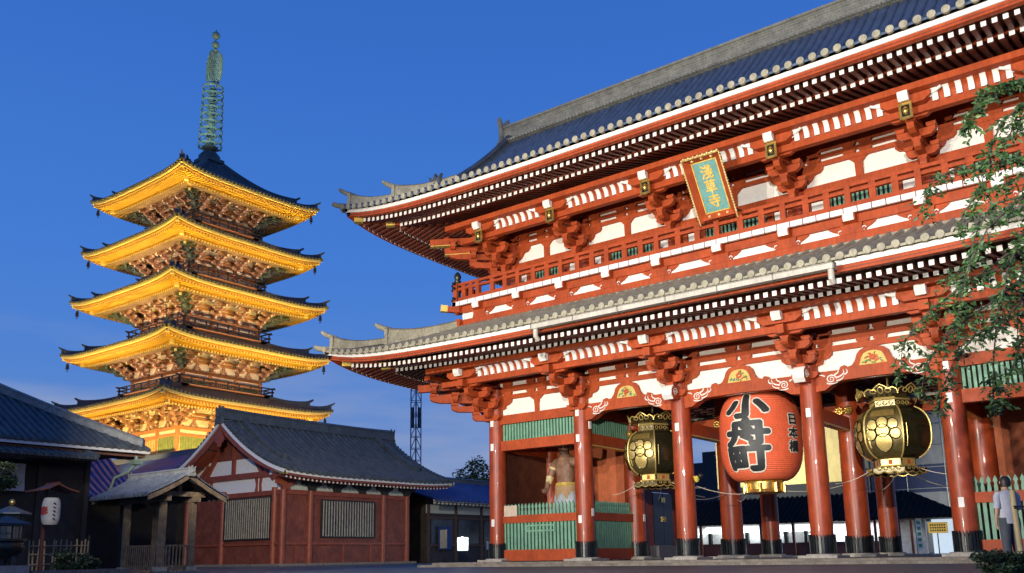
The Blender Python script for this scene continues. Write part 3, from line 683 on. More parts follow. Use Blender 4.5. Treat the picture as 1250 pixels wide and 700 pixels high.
# ---- balcony
BX0, BX1, BY0, BY1 = -1.3, 22.3, -1.3, 8.7
for sd, (T, half) in frames(BX0, BX1, BY0, BY1).items():
    m = MB(T); band(m, half, 0.22, 9.3, 9.64, 0.2, lambda u: 0, 0); m.build('balcony_sill', RED, gate)
    m = MB(T); band(m, half, 0.34, 9.6, 10.2, 0.1, lambda u: 0, 0, trim=0.3); m.build('plaster_panel', WHITE, gate)
    m = MB(T); band(m, half, 0.2, 9.93, 10.205, 0.2, lambda u: 0, 0); m.build('balcony_beam', RED, gate)
    # floor edge with white plank ends
    m = MB(T); band(m, half, 0.02, 10.22, 10.39, 0.2, lambda u: 0, 1)
    n = int(2*half/0.42)
    for k in range(n):
        u = -half+2*half*(k+0.5)/n; m.box(u-0.195, u+0.195, 0.0, 0.1, 10.215, 10.395, 0)
    m.build('floor_edge', [WPAINT, REDD], gate)
    m = MB(T); m.grid([[(-half,0.1,10.34),(half,0.1,10.34)],[(-half+2.2,2.3,10.34),(half-2.2,2.3,10.34)]], 0); m.build('balcony_floor', REDD, gate)
    for nm, z0, z1, t in (('balustrade_rail',10.40,10.58,0.16),('balustrade_rail',10.90,11.0,0.14),('balustrade_rail',11.09,11.2,0.15)):
        m = MB(T); band(m, half, 0.1, z0, z1, t, lambda u: 0, 0); m.build(nm, RED, gate)
    cols = ([GX[i] for i in range(6)]+[(GX[i]+GX[i+1])/2 for i in range(5)]+[-1.2,22.2]) if sd in 'SN' else [-1.2,0.5,3.7,6.9,8.6]
    cen = 10.5 if sd in 'SN' else 3.7; sg = {'S':1,'N':-1,'E':1,'W':-1}[sd]
    for i, c in enumerate(sorted(cols)):
        u = (c-cen)*sg
        m = MB(T); m.box(u-0.09,u+0.09,0.085,0.27,10.4,11.19); m.build('balustrade_post', RED, gate)
        if abs(u) > half-0.3: continue
        m = MB(T); m.prism([(0.3,9.9),(-0.02,9.98),(-0.06,10.1),(-0.02,10.2),(0.3,10.21)], 'yz', u-0.2, u+0.2, 0); m.prism([(u-0.36,9.62),(u+0.36,9.62),(u+0.3,9.78),(u+0.34,9.94),(u-0.34,9.94),(u-0.3,9.78)], 'xz', 0.2, 0.4, 0)
        b = m.build('balcony_bracket', RED, gate)
        m = MB(T); m.prism([(-0.02,9.97),(-0.08,10.09),(-0.04,10.21),(0.0,10.2),(-0.05,10.09)], 'yz', u-0.16, u+0.16, 0); m.box(u-0.15,u+0.15,-0.07,0.0,10.0,10.19,0); m.build('white_nosing', WPAINT, b)
    sc_ = sorted(cols)
    for a, b_ in zip(sc_[:-1], sc_[1:]):
        for f in (0.36, 0.68):
            u = ((a+(b_-a)*f)-cen)*sg; m = MB(T); m.box(u-0.1,u+0.1,0.12,0.22,10.57,11.095); m.build('balustrade_strut', RED, gate)
    # cut corners on the plaster strip: scalloped red ends with white scrolls
    for a, b_ in zip(sc_[:-1], sc_[1:]):
        if b_-a < 1.4: continue
        for s, c in ((1, a), (-1, b_)):
            m = MB(T)
            u = (c-cen)*sg; s_ = s*sg
            q = [(u+s_*0.3,9.63),(u+s_*0.38,9.64),(u+s_*0.44,9.74),(u+s_*0.56,9.79),(u+s_*0.7,9.88),(u+s_*0.74,9.94),(u+s_*0.3,9.94)]
            m.prism(q, 'xz', 0.28, 0.35, 0)
            m.tube([(u+s_*(0.36+0.06*math.cos(t)), 0.27, 9.74+0.06*math.sin(t)) for t in [k*0.7 for k in range(8)]], 0.018, 5, 1)
            m.build('scalloped_spandrel', [RED, WPAINT], gate)
for x, y in ((BX0+0.18,BY0+0.18),(BX1-0.18,BY0+0.18),(BX0+0.18,BY1-0.18),(BX1-0.18,BY1-0.18)):
    m = MB(); m.lathe([(0.13,10.4),(0.13,11.25),(0.15,11.27),(0.15,11.33),(0.1,11.36),(0.14,11.45),(0.15,11.55),(0.09,11.66),(0.01,11.74)], (x,y,0), 14); m.build('finial_post', mat('dark_bronze',(0.05,0.055,0.045),0.35,0.7), gate)
    dx = -1 if x < 5 else 1; dy = -1 if y < 3 else 1
    m = MB(); m.bar((x,y,10.08),(x+dx*0.35,y+dy*0.35,10.12),0.22,0.24); m.bar((x+dx*0.3,y+dy*0.3,10.12),(x+dx*0.5,y+dy*0.5,10.14),0.24,0.27,1); m.build('corner_beam_end', [RED, GOLDP], gate)
    for z in (10.5,10.95,11.14):
        m = MB(); m.tube([(x,y,z),(x+dx*0.3,y,z+0.03)],0.06,8); m.tube([(x,y,z),(x,y+dy*0.3,z+0.03)],0.06,8); m.build('rail_cap', mat('dark_bronze',(0.05,0.055,0.045),0.35,0.7), gate)

# ---- upper storey walls
def upper_wall(sd, pos, Yw):
    for i, (a, b) in enumerate(zip(pos[:-1], pos[1:])):
        T = side_T(sd, (a+b)/2, Yw) if sd in 'SN' else side_T(sd, Yw, (a+b)/2); w = (b-a)/2
        m = MB(T); m.box(-w,w,0.0,0.1,11.75,13.9); m.build('plaster_panel', WHITE, gate)
        m = MB(T); m.box(-w,w,-0.13,0.1,11.78,12.04); m.build('head_beam', RED, gate)
        m = MB(T); m.box(-w,w,0.04,0.16,10.0,11.8,0); m.build('recess_wall', BLACKD, gate)
        m = MB(T); n = int(2*w/0.14)
        for k in range(n):
            u = -w*0.5+w*1.0*k/(n-1)
            if k % 2 == 0: m.box(u-0.035,u+0.035,-0.02,0.03,10.5,11.57,0)
        m.build('window_grille', GREEN, gate)
        m = MB(T)
        for u0, u1 in ((-w,-w*0.82),(-w*0.6,-w*0.5),(w*0.5,w*0.6),(w*0.82,w)): m.box(u0,u1,-0.06,0.05,10.2,11.8)
        m.box(-w,w,-0.07,0.05,11.56,11.79); m.build('window_frame', RED, gate)
        for s in (-1,1): m = MB(T); m.box(s*w*0.71-w*0.1,s*w*0.71+w*0.1,0.0,0.035,10.4,11.57); m.build('white_shutter', WHITE, gate)
        for z0, z1 in ((12.70,12.85),(12.97,13.10),(13.22,13.95)):
            m = MB(T); m.box(-w,w,-0.12,0.09,z0,z1); m.build('tie_beam', RED, gate)
        for z0, z1 in ((12.85,12.97),(13.10,13.22)):
            for u, q in ((-0.26,0.2),(0.26,0.2),(-w+0.62,0.22),(w-0.62,0.22),(-w+0.1,0.2),(w-0.1,0.2)):
                m = MB(T); m.prism([(u-q*0.75,z0),(u+q*0.75,z0),(u+q,z0+0.05),(u+q,z1),(u-q,z1),(u-q,z0+0.05)], 'xz', -0.13, 0.0, 0); m.build('bearing_block', RED, gate)
        m = MB(T); m.prism([(-0.34,12.71),(-0.24,12.64),(-0.13,12.52),(-0.12,12.03),(0.12,12.03),(0.13,12.52),(0.24,12.64),(0.34,12.71)], 'xz', -0.09, 0.0, 0); m.build('wall_strut', RED, gate)
        for s in (-1,1):
            q = [(s*(w-0.05),12.71),(s*(w-0.9),12.71),(s*(w-0.9),12.6),(s*(w-0.8),12.5),(s*(w-0.6),12.46),(s*(w-0.52),12.32),(s*(w-0.36),12.2),(s*(w-0.05),12.15)]
            m = MB(T); m.prism(q, 'xz', -0.125, 0.0, 0); m.build('wall_bracket_arm', RED, gate)
    for x in pos:
        T = side_T(sd, x, Yw) if sd in 'SN' else side_T(sd, Yw, x)
        m = MB(T); m.lathe([(0.26,9.8),(0.26,12.6),(0.23,13.0)], (0,0.02,0), 20); m.build('column', REDG, gate)
upper_wall('S', UX, 0.5); upper_wall('N', UX, 6.9); upper_wall('W', UY, 0.6); upper_wall('E', UY, 20.4)

# ---- upper roof (hip-and-gable)
VR = 8.0
def prof_hi(v): return 13.81 + 0.34*v + 0.046*v*v
UR = frames(-4.55, 25.55, -4.55, 11.95)
for sd, (T, half) in UR.items():
    up = UPHI(half)
    if sd in 'SN': vm = lambda u, h=half: VR if h-abs(u) >= 2.6 else h-abs(u)
    else: vm = lambda u, h=half: min(3.75, h-abs(u))
    m = MB(T); tile_slope(m, half, vm, prof_hi, up, 6.5, 0.35, 0.11, 14, 0, True, 1, m2=2)
    m.build('upper_roof', [TILEB, TILE, TILEB], gate)
zr = prof_hi(VR)
m = MB(); ridge(m, [(-1.95-0.35*0, 3.7, zr-0.15), (22.95, 3.7, zr-0.15)], 0.9, 1.12)
for q in range(5):
    z = zr+0.10+0.125*q; m.box(-1.94,22.94,3.7-0.445-0.012*(q%2),3.7+0.445+0.012*(q%2),z,z+0.05)
for k in range(140):   # scalloped course under the ridge
    x = -1.9+24.8*k/139
    for s in (-1,1): m.lathe([(0.085,0),(0.085,0.1)], (x, 3.7+s*0.66, zr-0.15), 8, 0)
onigawara(m, (-2.1,3.7,zr-0.5), (-1,0,0), 1.1, 1.75); onigawara(m, (23.1,3.7,zr-0.5), (1,0,0), 1.1, 1.75)
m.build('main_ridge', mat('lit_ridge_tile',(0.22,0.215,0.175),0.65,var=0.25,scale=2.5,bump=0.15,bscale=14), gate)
for sx, cx_, xe in ((1,-4.55,-1.75),(-1,25.55,22.75)):
    for sy, cy_ in ((1,-4.55),(-1,11.95)):
        pts = [(xe, cy_+sy*v, prof_hi(v)-0.02) for v in [2.9+5.0*k/10 for k in range(11)]]
        m = MB(); ridge(m, pts, 0.46, 0.5); onigawara(m, Vector(pts[0])+Vector((0,-sy*0.15,0)), (0,-sy,0), 0.6, 0.85); m.build('descending_ridge', TILED, gate)
        for i0, i1, w_, h_, rs_, hn in ((1.5,3.4,0.42,0.38,0.30,0.42),(0.22,1.6,0.36,0.26,0.36,0.4)):
            m, pts = corner_ridge(cx_, cy_, sx, sy, i0, i1, prof_hi, 0.63, 0.42, 0.42, 6.5, 0, 12); m = MB()
            horn_ridge(m, pts, w_, h_, rs_, 0, hn); m.build('corner_ridge', TILE, gate)
        m = MB(); q = Vector((cx_+sx*0.02,cy_+sy*0.02,13.81+0.66)); d = Vector((-sx,-sy,0)).normalized()
        m.tube([q+d*-0.3, q+d*0.2+Vector((0,0,0.03)), q+d*0.38+Vector((0,0,0.1))],[0.12,0.11,0.09],8); m.build('corner_tile', TILE, gate)
    # gable wall and bargeboards
    gx = -0.95 if sx > 0 else 21.95
    m = MB(); m.prism([(-0.8,15.4),(8.2,15.4),(3.7,19.4)], 'yz', gx-0.05, gx+0.05, 0); m.build('gable_wall', WHITE, gate)
    for sy, cy_ in ((1,-4.55),(-1,11.95)):
        m = MB(); pr_ = [v for v in [3.3+4.7*k/10 for k in range(11)]]
        q = [(cy_+sy*v, prof_hi(v)-0.1) for v in pr_]+[(cy_+sy*v, prof_hi(v)-0.6) for v in pr_[::-1]]
        m.prism(q, 'yz', xe-0.1*sx-0.06, xe-0.1*sx+0.06, 0); m.build('bargeboard', RED, gate)
# ================================================================ FIVE-STOREY PAGODA
PX, PY = -47.55, 16.94
pag = thing('pagoda', 'five-storey pagoda with glowing golden eaves and a tall bronze spire', 'pagoda', (PX, PY, -0.3))
P_EAVE = mat('gold_lit_eave_paint', (0.68, 0.40, 0.055), 0.55, var=0.12, scale=2)  # vermilion timber with the lamps' gold put into the colour
P_FAS = mat('gold_lit_fascia_paint', (0.46,0.23,0.03), 0.55)  # lamp gold put into the fascia colour too
P_SOF = mat('dim_gold_lit_board', (0.22,0.095,0.015), 0.6)  # lamp gold again, darkened between rafters so their lines show
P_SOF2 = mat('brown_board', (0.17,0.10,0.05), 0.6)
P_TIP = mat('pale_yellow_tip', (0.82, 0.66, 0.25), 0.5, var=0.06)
P_RAFT = mat('lamplit_rafter_paint', (0.42, 0.28, 0.15), 0.6, var=0.2, scale=2)  # warm lamp tone put into the inner rafters' colour
P_BRK = mat('lamplit_bracket_paint', (0.40, 0.21, 0.12), 0.6, var=0.3, scale=3)  # red brackets with the warm lamp tone put into the colour
P_WALL = mat('orange_timber_paint', (0.48, 0.20, 0.06), 0.6, var=0.15)
P_PLAS = mat('cream_plaster', (0.72, 0.62, 0.44), 0.8, var=0.08)
P_GRN = mat('moss_green_lattice', (0.22, 0.27, 0.08), 0.6, var=0.2)
LV = [(8.47,13.28,4.35,None,5.0,None),(8.31,18.1,3.85,4.67,14.45,15.17),(8.0,22.91,3.5,4.34,19.4,20.25),(7.57,27.53,3.15,3.95,24.3,25.13),(7.23,32.46,2.8,3.61,29.2,29.96)]
mk5 = mk_up(0.16, 1.5, 0.36, 4.5, 5.5)
for k, (a, zt, b, hr, zf, zr_) in enumerate(LV):
    z0 = zt-0.52
    if k < 4: V = a-LV[k+1][3]+0.25; ztop = LV[k+1][4]-0.22
    else: V = a-0.95; ztop = 36.35
    s0 = 0.32; c2 = (ztop-z0-s0*V)/(V*V)
    pr_ = lambda v, z0=z0, s0=s0, c2=c2: z0+s0*v+c2*v*v
    FR = frames(PX-a, PX+a, PY-a, PY+a)
    for sd, (T, half) in FR.items():
        up = mk5(half)
        m = MB(T); tile_slope(m, half, lambda u, V=V, h=half: min(V, h-abs(u)), pr_, up, 3.6, 0.36, 0.1, 7, 0, True, 1); m.build('roof_tiles', [TILED, mat('olive_tile_end',(0.22,0.20,0.08),0.6)], pag)  # tile ends olive, lighter than the dark tiles
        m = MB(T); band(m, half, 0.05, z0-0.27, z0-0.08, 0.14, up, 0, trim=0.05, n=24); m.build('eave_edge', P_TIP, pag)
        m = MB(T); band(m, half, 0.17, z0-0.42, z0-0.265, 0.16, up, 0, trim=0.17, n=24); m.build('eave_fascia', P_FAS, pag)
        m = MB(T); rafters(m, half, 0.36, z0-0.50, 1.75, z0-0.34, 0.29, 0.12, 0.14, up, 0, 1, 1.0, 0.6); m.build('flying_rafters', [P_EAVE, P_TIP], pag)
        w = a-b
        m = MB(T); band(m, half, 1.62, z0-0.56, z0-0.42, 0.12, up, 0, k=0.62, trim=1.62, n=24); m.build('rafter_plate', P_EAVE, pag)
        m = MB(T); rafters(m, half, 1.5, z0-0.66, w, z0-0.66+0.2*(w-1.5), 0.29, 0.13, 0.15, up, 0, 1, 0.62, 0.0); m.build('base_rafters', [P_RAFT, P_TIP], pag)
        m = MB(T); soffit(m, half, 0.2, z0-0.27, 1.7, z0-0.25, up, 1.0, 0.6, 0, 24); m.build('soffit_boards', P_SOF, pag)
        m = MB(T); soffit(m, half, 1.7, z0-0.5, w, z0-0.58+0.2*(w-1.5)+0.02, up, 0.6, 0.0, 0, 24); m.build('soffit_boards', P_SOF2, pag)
        # body
        zp = z0-0.72+0.2*(w-3.1); zb = zp-1.28
        cen = PX if sd in 'SN' else PY; fx = {'S':(PX,PY-b),'N':(PX,PY+b),'E':(PX+b,PY),'W':(PX-b,PY)}[sd]
        T2 = side_T(sd, *fx)
        m = MB(T2); m.box(-b,b,0.0,0.1,zf,zp+0.9); m.build('plaster_panel', P_PLAS, pag)
        m = MB(T2); m.box(-b-0.1,b+0.1,-0.12,0.1,zb-0.3,zb-0.03); m.build('tie_beam', P_WALL, pag)
        m = MB(T2); m.box(-b-0.05,b+0.05,-0.1,0.1,zb-0.85,zb-0.62); m.build('tie_beam', P_WALL, pag)
        m = MB(T2)
        for z in (zb+0.62, zb+0.95): m.box(-b-0.1,b+0.1,-0.1,0.1,z,z+0.17)
        m.build('tie_beam', P_WALL, pag)
        m = MB(T2); m.box(-b-2.0,b+2.0,-1.72,-1.5,zp,zp+0.2); m.build('eave_purlin', P_BRK, pag)
        m = MB(T2); n = 12
        for i in range(n):
            u = -b-1.2+2*(b+1.2)*(i+0.5)/n
            m.bar((u,-1.15,zp-0.12),(u,-1.5,zp+0.05),0.1,0.05,0); 
        m.build('cove_ribs', P_PLAS, pag)
        for u in (-b, -b/3, b/3, b):
            m = MB(T2); m.lathe([(0.2,zf),(0.19,zb)], (u,0,0), 14); m.build('column', P_WALL, pag)
        for j, (u0, u1) in enumerate(((-b,-b/3),(-b/3,b/3),(b/3,b))):
            m = MB(T2); c = (u0+u1)/2; ww = (u1-u0)/2-0.2
            m.box(c-ww,c+ww,-0.03,0.02,zf,zb-0.85,1 if j == 1 else 0)
            nb = 10
            for q in range(nb):
                uu = c-ww+2*ww*(q+0.5)/nb; m.box(uu-0.03,uu+0.03,-0.06,-0.028,zf+0.1,zb-0.9,0 if j != 1 else 2)
            m.box(c-ww-0.08,c-ww,-0.09,0.03,zf,zb-0.62,2); m.box(c+ww,c+ww+0.08,-0.09,0.03,zf,zb-0.62,2)
            m.build('lattice_window' if j != 1 else 'plank_door', [P_GRN, P_WALL, P_TIP], pag)
            m = MB(T2); m.prism([(c-0.4,zb),(c-0.25,zb+0.25),(c-0.12,zb+0.35),(c-0.12,zb+0.62),(c+0.12,zb+0.62),(c+0.12,zb+0.35),(c+0.25,zb+0.25),(c+0.4,zb),(c+0.2,zb),(c+0.1,zb+0.12),(c-0.1,zb+0.12),(c-0.2,zb)], 'xz', -0.11, 0.0, 0); m.build('strut', P_BRK, pag)
        for u in (-b, -b/3, b/3, b):
            m = MB(T2 @ Matrix.Translation((u,0,0))); bracket_set(m, zb-0.05, 0.33, 0.52, 0.2, 3, (1.0,1.15,1.3))
            m2 = len(m.f)
            for i in range(3):
                for s in (-1,1):
                    L2 = (1.0,1.15,1.3)[i]/2; zz = zb-0.05+(i+1)*0.33
                    m.box(s*L2-0.03,s*L2+0.03,-0.52*(i+1)-0.1,-0.52*(i+1)+0.1,zz+0.1,zz+0.225,1)
                m.box(-0.1,0.1,-0.52*(i+1)-0.17,-0.52*(i+1)-0.13,zb-0.05+i*0.33+0.1,zb-0.05+i*0.33+0.22,1)
            m.bar((0,-0.9,zb+1.15),(0,-2.15,zb+0.85),0.17,0.2,0,1)
            m.build('bracket_set', [P_BRK, P_PLAS], pag)
        # balcony railing
        if hr:
            T3 = side_T(sd, *{'S':(PX,PY-hr),'N':(PX,PY+hr),'E':(PX+hr,PY),'W':(PX-hr,PY)}[sd])
            m = MB(T3); m.box(-hr-0.02,hr+0.02,-0.02,0.9,zf-0.1,zf); m.build('balcony_floor', P_WALL, pag)
            for z, e in ((zf+0.02,0.1),(zf+0.33,0.18),(zr_-0.08,0.32)):
                m = MB(T3); m.bar((-hr-e,0.06,z+0.05),(hr+e,0.06,z+0.05),0.1,0.1); m.build('railing_bar', DARK, pag)
            for i in range(9):
                u = -hr+2*hr*i/8; m = MB(T3); m.box(u-0.05,u+0.05,0.02,0.11,zf,zr_-0.05); m.build('railing_post', DARK, pag)
    uc = mk5(a)(a)
    for sx, sy in ((1,1),(-1,1),(-1,-1),(1,-1)):
        cx_, cy_ = PX-sx*a, PY-sy*a
        for i0, i1, w_, h_, rs_, hn in ((1.5,V,0.38,0.34,0.26,0.35),(0.15,1.6,0.32,0.22,0.28,0.35)):
            m, pts = corner_ridge(cx_, cy_, sx, sy, i0, i1, pr_, uc, 0.4, 0.36, 3.6, 0, 10); m = MB()
            horn_ridge(m, pts, w_, h_, rs_, 0, hn); m.build('corner_ridge', TILED, pag)
        P = lambda i, z: (cx_+sx*i, cy_+sy*i, z)
        m = MB(); m.bar(P(0.22,z0+uc-0.42),P(1.7,z0+0.6*uc-0.42),0.24,0.3); m.bar(P(1.3,z0+0.55*uc-0.72),P(a-b,z0-0.75+0.2*(a-b-1.5)),0.26,0.3); h_ = m.build('hip_rafter', P_EAVE, pag)
        m = MB(); m.bar(P(0.2,z0+uc-0.42),P(0.42,z0+uc-0.42),0.27,0.33); m.build('gilt_tip', P_TIP, h_); m = MB(); m.bar(P(1.27,z0+0.55*uc-0.72),P(1.5,z0+0.55*uc-0.72),0.29,0.34); m.build('gilt_tip', P_TIP, h_)
        T4 = Matrix.Translation((PX-sx*b, PY-sy*b, 0)) @ Matrix.Rotation(math.atan2(-sy,-sx)+PI/2,4,'Z')
        m = MB(T4); bracket_set(m, zb-0.05, 0.33, 0.74, 0.24, 3, (0.8,0.95,1.1)); m.bar((0,-1.2,zb+1.2),(0,-3.0,zb+0.9),0.2,0.22,0,1); m.build('bracket_set', [mat('green_bronze_bracket',(0.10,0.13,0.09),0.5), P_PLAS] if k > 0 else [P_BRK, P_TIP], pag)
        if (sx,sy) == (-1,1): continue
        q = Vector(P(0.5,z0+uc-0.55))
        m = MB(); m.tube([q, q-Vector((0,0,0.25))], 0.02, 5); m.lathe([(0.15,-0.78),(0.13,-0.5),(0.11,-0.34),(0.05,-0.27),(0.01,-0.25)], q, 10); m.box(q.x-0.08,q.x+0.08,q.y-0.01,q.y+0.01,q.z-1.0,q.z-0.86); m.tube([q-Vector((0,0,0.7)),q-Vector((0,0,0.9))],0.01,4)
        m.build('wind_bell', mat('dark_bronze',(0.05,0.055,0.045),0.35,0.7), pag)
m = MB(); m.box(PX-8.2,PX+8.2,PY-8.2,PY+8.2,-0.28,5.0); m.build('podium', STONED, pag)
m = MB(); m.box(PX-5.4,PX+5.4,PY-5.4,PY+5.4,4.9,5.3); m.build('podium', STONE, pag)
# spire
m = MB(); m.box(PX-0.85,PX+0.85,PY-0.85,PY+0.85,35.9,36.9); m.box(PX-0.98,PX+0.98,PY-0.98,PY+0.98,36.55,36.9)
m.lathe([(1.0,36.9),(0.98,37.25),(0.7,37.6),(0.35,37.8),(0.6,37.95),(0.75,38.15)], (PX,PY,0), 24); sp_ = m.build('spire', TILED, pag)
m = MB(); m.tube([(PX,PY,37.8),(PX,PY,49.9)], [0.13,0.07], 10); m.build('spire_shaft', VERD, sp_)
for k in range(9):
    z = 38.35+0.74*k; r = 1.08-0.016*k
    m = MB(); m.lathe([(r,z-0.11),(r+0.03,z-0.08),(r+0.02,z+0.08),(r-0.01,z+0.1),(r-0.04,z+0.08),(r-0.04,z-0.08),(r,z-0.11)], (PX,PY,0), 36, 0, True, 0.0, False)
    m.lathe([(0.16,z-0.16),(0.27,z-0.05),(0.18,z+0.1)], (PX,PY,0), 12)
    for q in range(8):
        t = q*PI/4+0.2; m.bar((PX+0.2*math.cos(t),PY+0.2*math.sin(t),z),(PX+(r-0.05)*math.cos(t),PY+(r-0.05)*math.sin(t),z),0.07,0.05)
        tt = t+0.39; m.tube([(PX+r*math.cos(tt),PY+r*math.sin(tt),z-0.08),(PX+r*math.cos(tt),PY+r*math.sin(tt),z-0.25)],0.05,5)
    m.build('spire_ring', VERD, sp_)
m = MB()
for q in range(4):   # openwork flame: four blades of curling tongues
    t = q*PI/2+0.35; d = Vector((math.cos(t),math.sin(t),0)); O = Vector((PX,PY,0))
    hw = lambda z: 0.88*(1-((z-46.4)/1.75)**4)**0.5 if abs(z-46.4) < 1.75 else 0.05
    for j in range(15):
        z = 44.9+0.2*j; pt = [O+d*(s*min(hw(z+0.45*s*s),0.88))+Vector((0,0,z+0.45*s*s)) for s in (0.05,0.3,0.55,0.8,1.0)]
        m.tube(pt, [0.05,0.05,0.05,0.045,0.03], 5)
        c = pt[3]; m.tube([c+d*(0.08*math.cos(a))+Vector((0,0,0.1*math.sin(a))) for a in [k*0.9 for k in range(8)]], 0.03, 4)
    m.tube([O+d*hw(z)+Vector((0,0,z)) for z in [44.8+3.2*k/12 for k in range(13)]], 0.05, 5)
m.build('flame_finial', VERD, sp_)
m = MB(); m.ball((PX,PY,48.85),0.36,0,16); m.lathe([(0.25,48.1),(0.3,48.25),(0.1,48.35)],(PX,PY,0),12); m.build('finial_ball', VERD, sp_)
m = MB(); m.ball((PX,PY,49.85),0.38,0,16); m.tube([(PX,PY,50.15),(PX,PY,50.5)],[0.12,0.01],8); m.build('finial_ball', VERD, sp_)

spot('spire_lamp', (PX+9,PY-12,33.4), (PX,PY,43), 9000, 34, (0.85,1.0,0.85), 0.2, 0.5)  # added lamp in mid-air that brightens the dark spire
for x, y in ((PX-5,PY-9.9),(PX+4,PY-9.9),(PX+9.9,PY-4),(PX+9.9,PY+5)):
    spot('podium_lamp', (x,y,7.1), (PX+(x-PX)*0.62,PY+(y-PY)*0.62,12.2), 3400, 120, (1.0,0.68,0.20), 0.15, 0.6)
# golden flood lamps standing round the pagoda court, and warm strip lamps on each roof under the brackets
for x, y in ((PX-7,PY-20),(PX+6,PY-20),(PX+20,PY-6),(PX+20,PY+7)):
    dx, dy = PX-x, PY-y
    spot('pagoda_flood_lamp', (x,y,9.0), (PX-0.35*dx*0+ (dx*0.65), 0, 0) if False else (x+dx*0.68, y+dy*0.68, 29), 9000, 74, GOLD, 0.15, 0.9)
def strip(loc, aim, watts, ln, colr, rot, spread=180):
    d = bpy.data.lights.new('strip_lamp', 'AREA'); d.shape = 'RECTANGLE'; d.size = ln; d.size_y = 0.12; d.spread = R_(spread); d.energy = watts; d.color = colr
    o = bpy.data.objects.new('strip_lamp', d); col.objects.link(o); o.location = loc
    z = -(Vector(aim)-Vector(loc)).normalized(); x = Vector(rot).normalized(); y = z.cross(x).normalized()
    o.rotation_euler = Matrix((x,y,z)).transposed().to_euler()
for k in range(1,5):
    a0, zt0 = LV[k-1][0], LV[k-1][1]; a, zt, b = LV[k][0], LV[k][1], LV[k][2]
    h = a0-2.3; z = zt0-0.5+0.32*2.3+0.25
    strip((PX,PY-h,z), (PX,PY-b-1.2,zt-1.2), 230, 8, PEACH, (1,0,0), 130)
    strip((PX+h,PY,z), (PX+b+1.2,PY,zt-1.2), 170, 8, PEACH, (0,1,0), 130)
    g = a0-0.25; zg = zt0-0.52+0.42
    for s in (0,1):
        strip((PX,PY-g,zg) if s == 0 else (PX+g,PY,zg), (PX,PY-a+0.75,zt-0.6) if s == 0 else (PX+a-0.75,PY,zt-0.6), 270 if s == 0 else 240, 13.5, GOLD, (1,0,0) if s == 0 else (0,1,0), 62)
# ================================================================ THINGS HANGING IN AND STANDING BY THE GATE
dg = lambda: bpy.context.evaluated_depsgraph_get()
def text_geo(body, size, offset=0.0, cell=0.08, spacing=1.0):
    """letters as flat triangles cut on a fine grid; returns verts (x, y) centred, faces"""
    cu = bpy.data.curves.new('lettering', 'FONT'); cu.body = body; cu.size = size; cu.offset = offset
    cu.align_x = 'CENTER'; cu.align_y = 'CENTER'; cu.space_line = spacing; cu.resolution_u = 4
    o = bpy.data.objects.new('lettering', cu); col.objects.link(o); bpy.context.view_layer.update()
    me = bpy.data.meshes.new_from_object(o.evaluated_get(dg()))
    bpy.data.objects.remove(o); bpy.data.curves.remove(cu)
    bm = bmesh.new(); bm.from_mesh(me); bpy.data.meshes.remove(me)
    if cell and len(bm.verts):
        for ax in (0, 1):
            lo_ = min(v.co[ax] for v in bm.verts); hi_ = max(v.co[ax] for v in bm.verts); c = lo_ + cell
            while c < hi_:
                n = [0,0,0]; n[ax] = 1; p = [0,0,0]; p[ax] = c
                bmesh.ops.bisect_plane(bm, geom=bm.verts[:]+bm.edges[:]+bm.faces[:], plane_co=p, plane_no=n); c += cell
    bm.verts.index_update()
    vs = [(v.co.x, v.co.y) for v in bm.verts]; fs = [tuple(v.index for v in f.verts) for f in bm.faces]; bm.free()
    x0, x1 = min(v[0] for v in vs), max(v[0] for v in vs); y0, y1 = min(v[1] for v in vs), max(v[1] for v in vs)
    return [(x-(x0+x1)/2, y-(y0+y1)/2) for x, y in vs], fs
def bold(r, n=12): return [(0.0,0.0)]+[(r*math.cos(2*PI*k/n), r*math.sin(2*PI*k/n)) for k in range(n)]

# ---- the name plaque under the upper eaves
pl = thing('name_plaque', 'tilted teal plaque with gold characters and gilt studded frame under the eaves', 'plaque', (10.74, -1.95, 12.02))
TP = Matrix.Translation((10.74,-1.95,12.02)) @ Matrix.Rotation(R_(33),4,'X') @ Matrix.Diagonal((0.75,0.85,0.79,1))
m = MB(TP); m.box(-0.56,0.56,-0.02,0.1,-1.08,1.08); m.build('panel', mat('teal_panel',(0.13,0.32,0.29),0.6), pl)
m = MB(TP)
for s in (-1,1): m.box(s*0.57-0.025,s*0.57+0.025,-0.05,0.02,-1.1,1.1)
for s in (-1,1): m.box(-0.6,0.6,-0.05,0.02,s*1.09-0.025,s*1.09+0.025)
m.build('gilt_border', GOLDP, pl)
m = MB(TP)
for s in (-1,1):
    m.add([(s*0.6,-0.03,-1.1),(s*0.86,-0.26,-1.42),(s*0.86,-0.26,1.32),(s*0.6,-0.03,1.12),(s*0.6,0.06,-1.1),(s*0.9,-0.18,-1.44),(s*0.9,-0.18,1.34),(s*0.6,0.06,1.12)],
          [(0,1,2,3),(4,7,6,5),(1,5,6,2),(0,4,5,1),(2,6,7,3)])
m.add([(-0.6,-0.03,1.12),(0.6,-0.03,1.12),(0.86,-0.26,1.34),(-0.86,-0.26,1.34),(-0.6,0.06,1.14),(0.6,0.06,1.14),(0.88,-0.18,1.38),(-0.88,-0.18,1.38)], [(0,1,2,3),(4,7,6,5),(2,3,7,6)])
m.add([(-0.6,-0.03,-1.1),(0.6,-0.03,-1.1),(0.8,-0.2,-1.34),(-0.8,-0.2,-1.34),(-0.6,0.06,-1.12),(0.6,0.06,-1.12),(0.82,-0.14,-1.36),(-0.82,-0.14,-1.36)], [(0,3,2,1),(4,5,6,7),(3,7,6,2)])
m.build('flared_frame', RED, pl)
m = MB(TP)
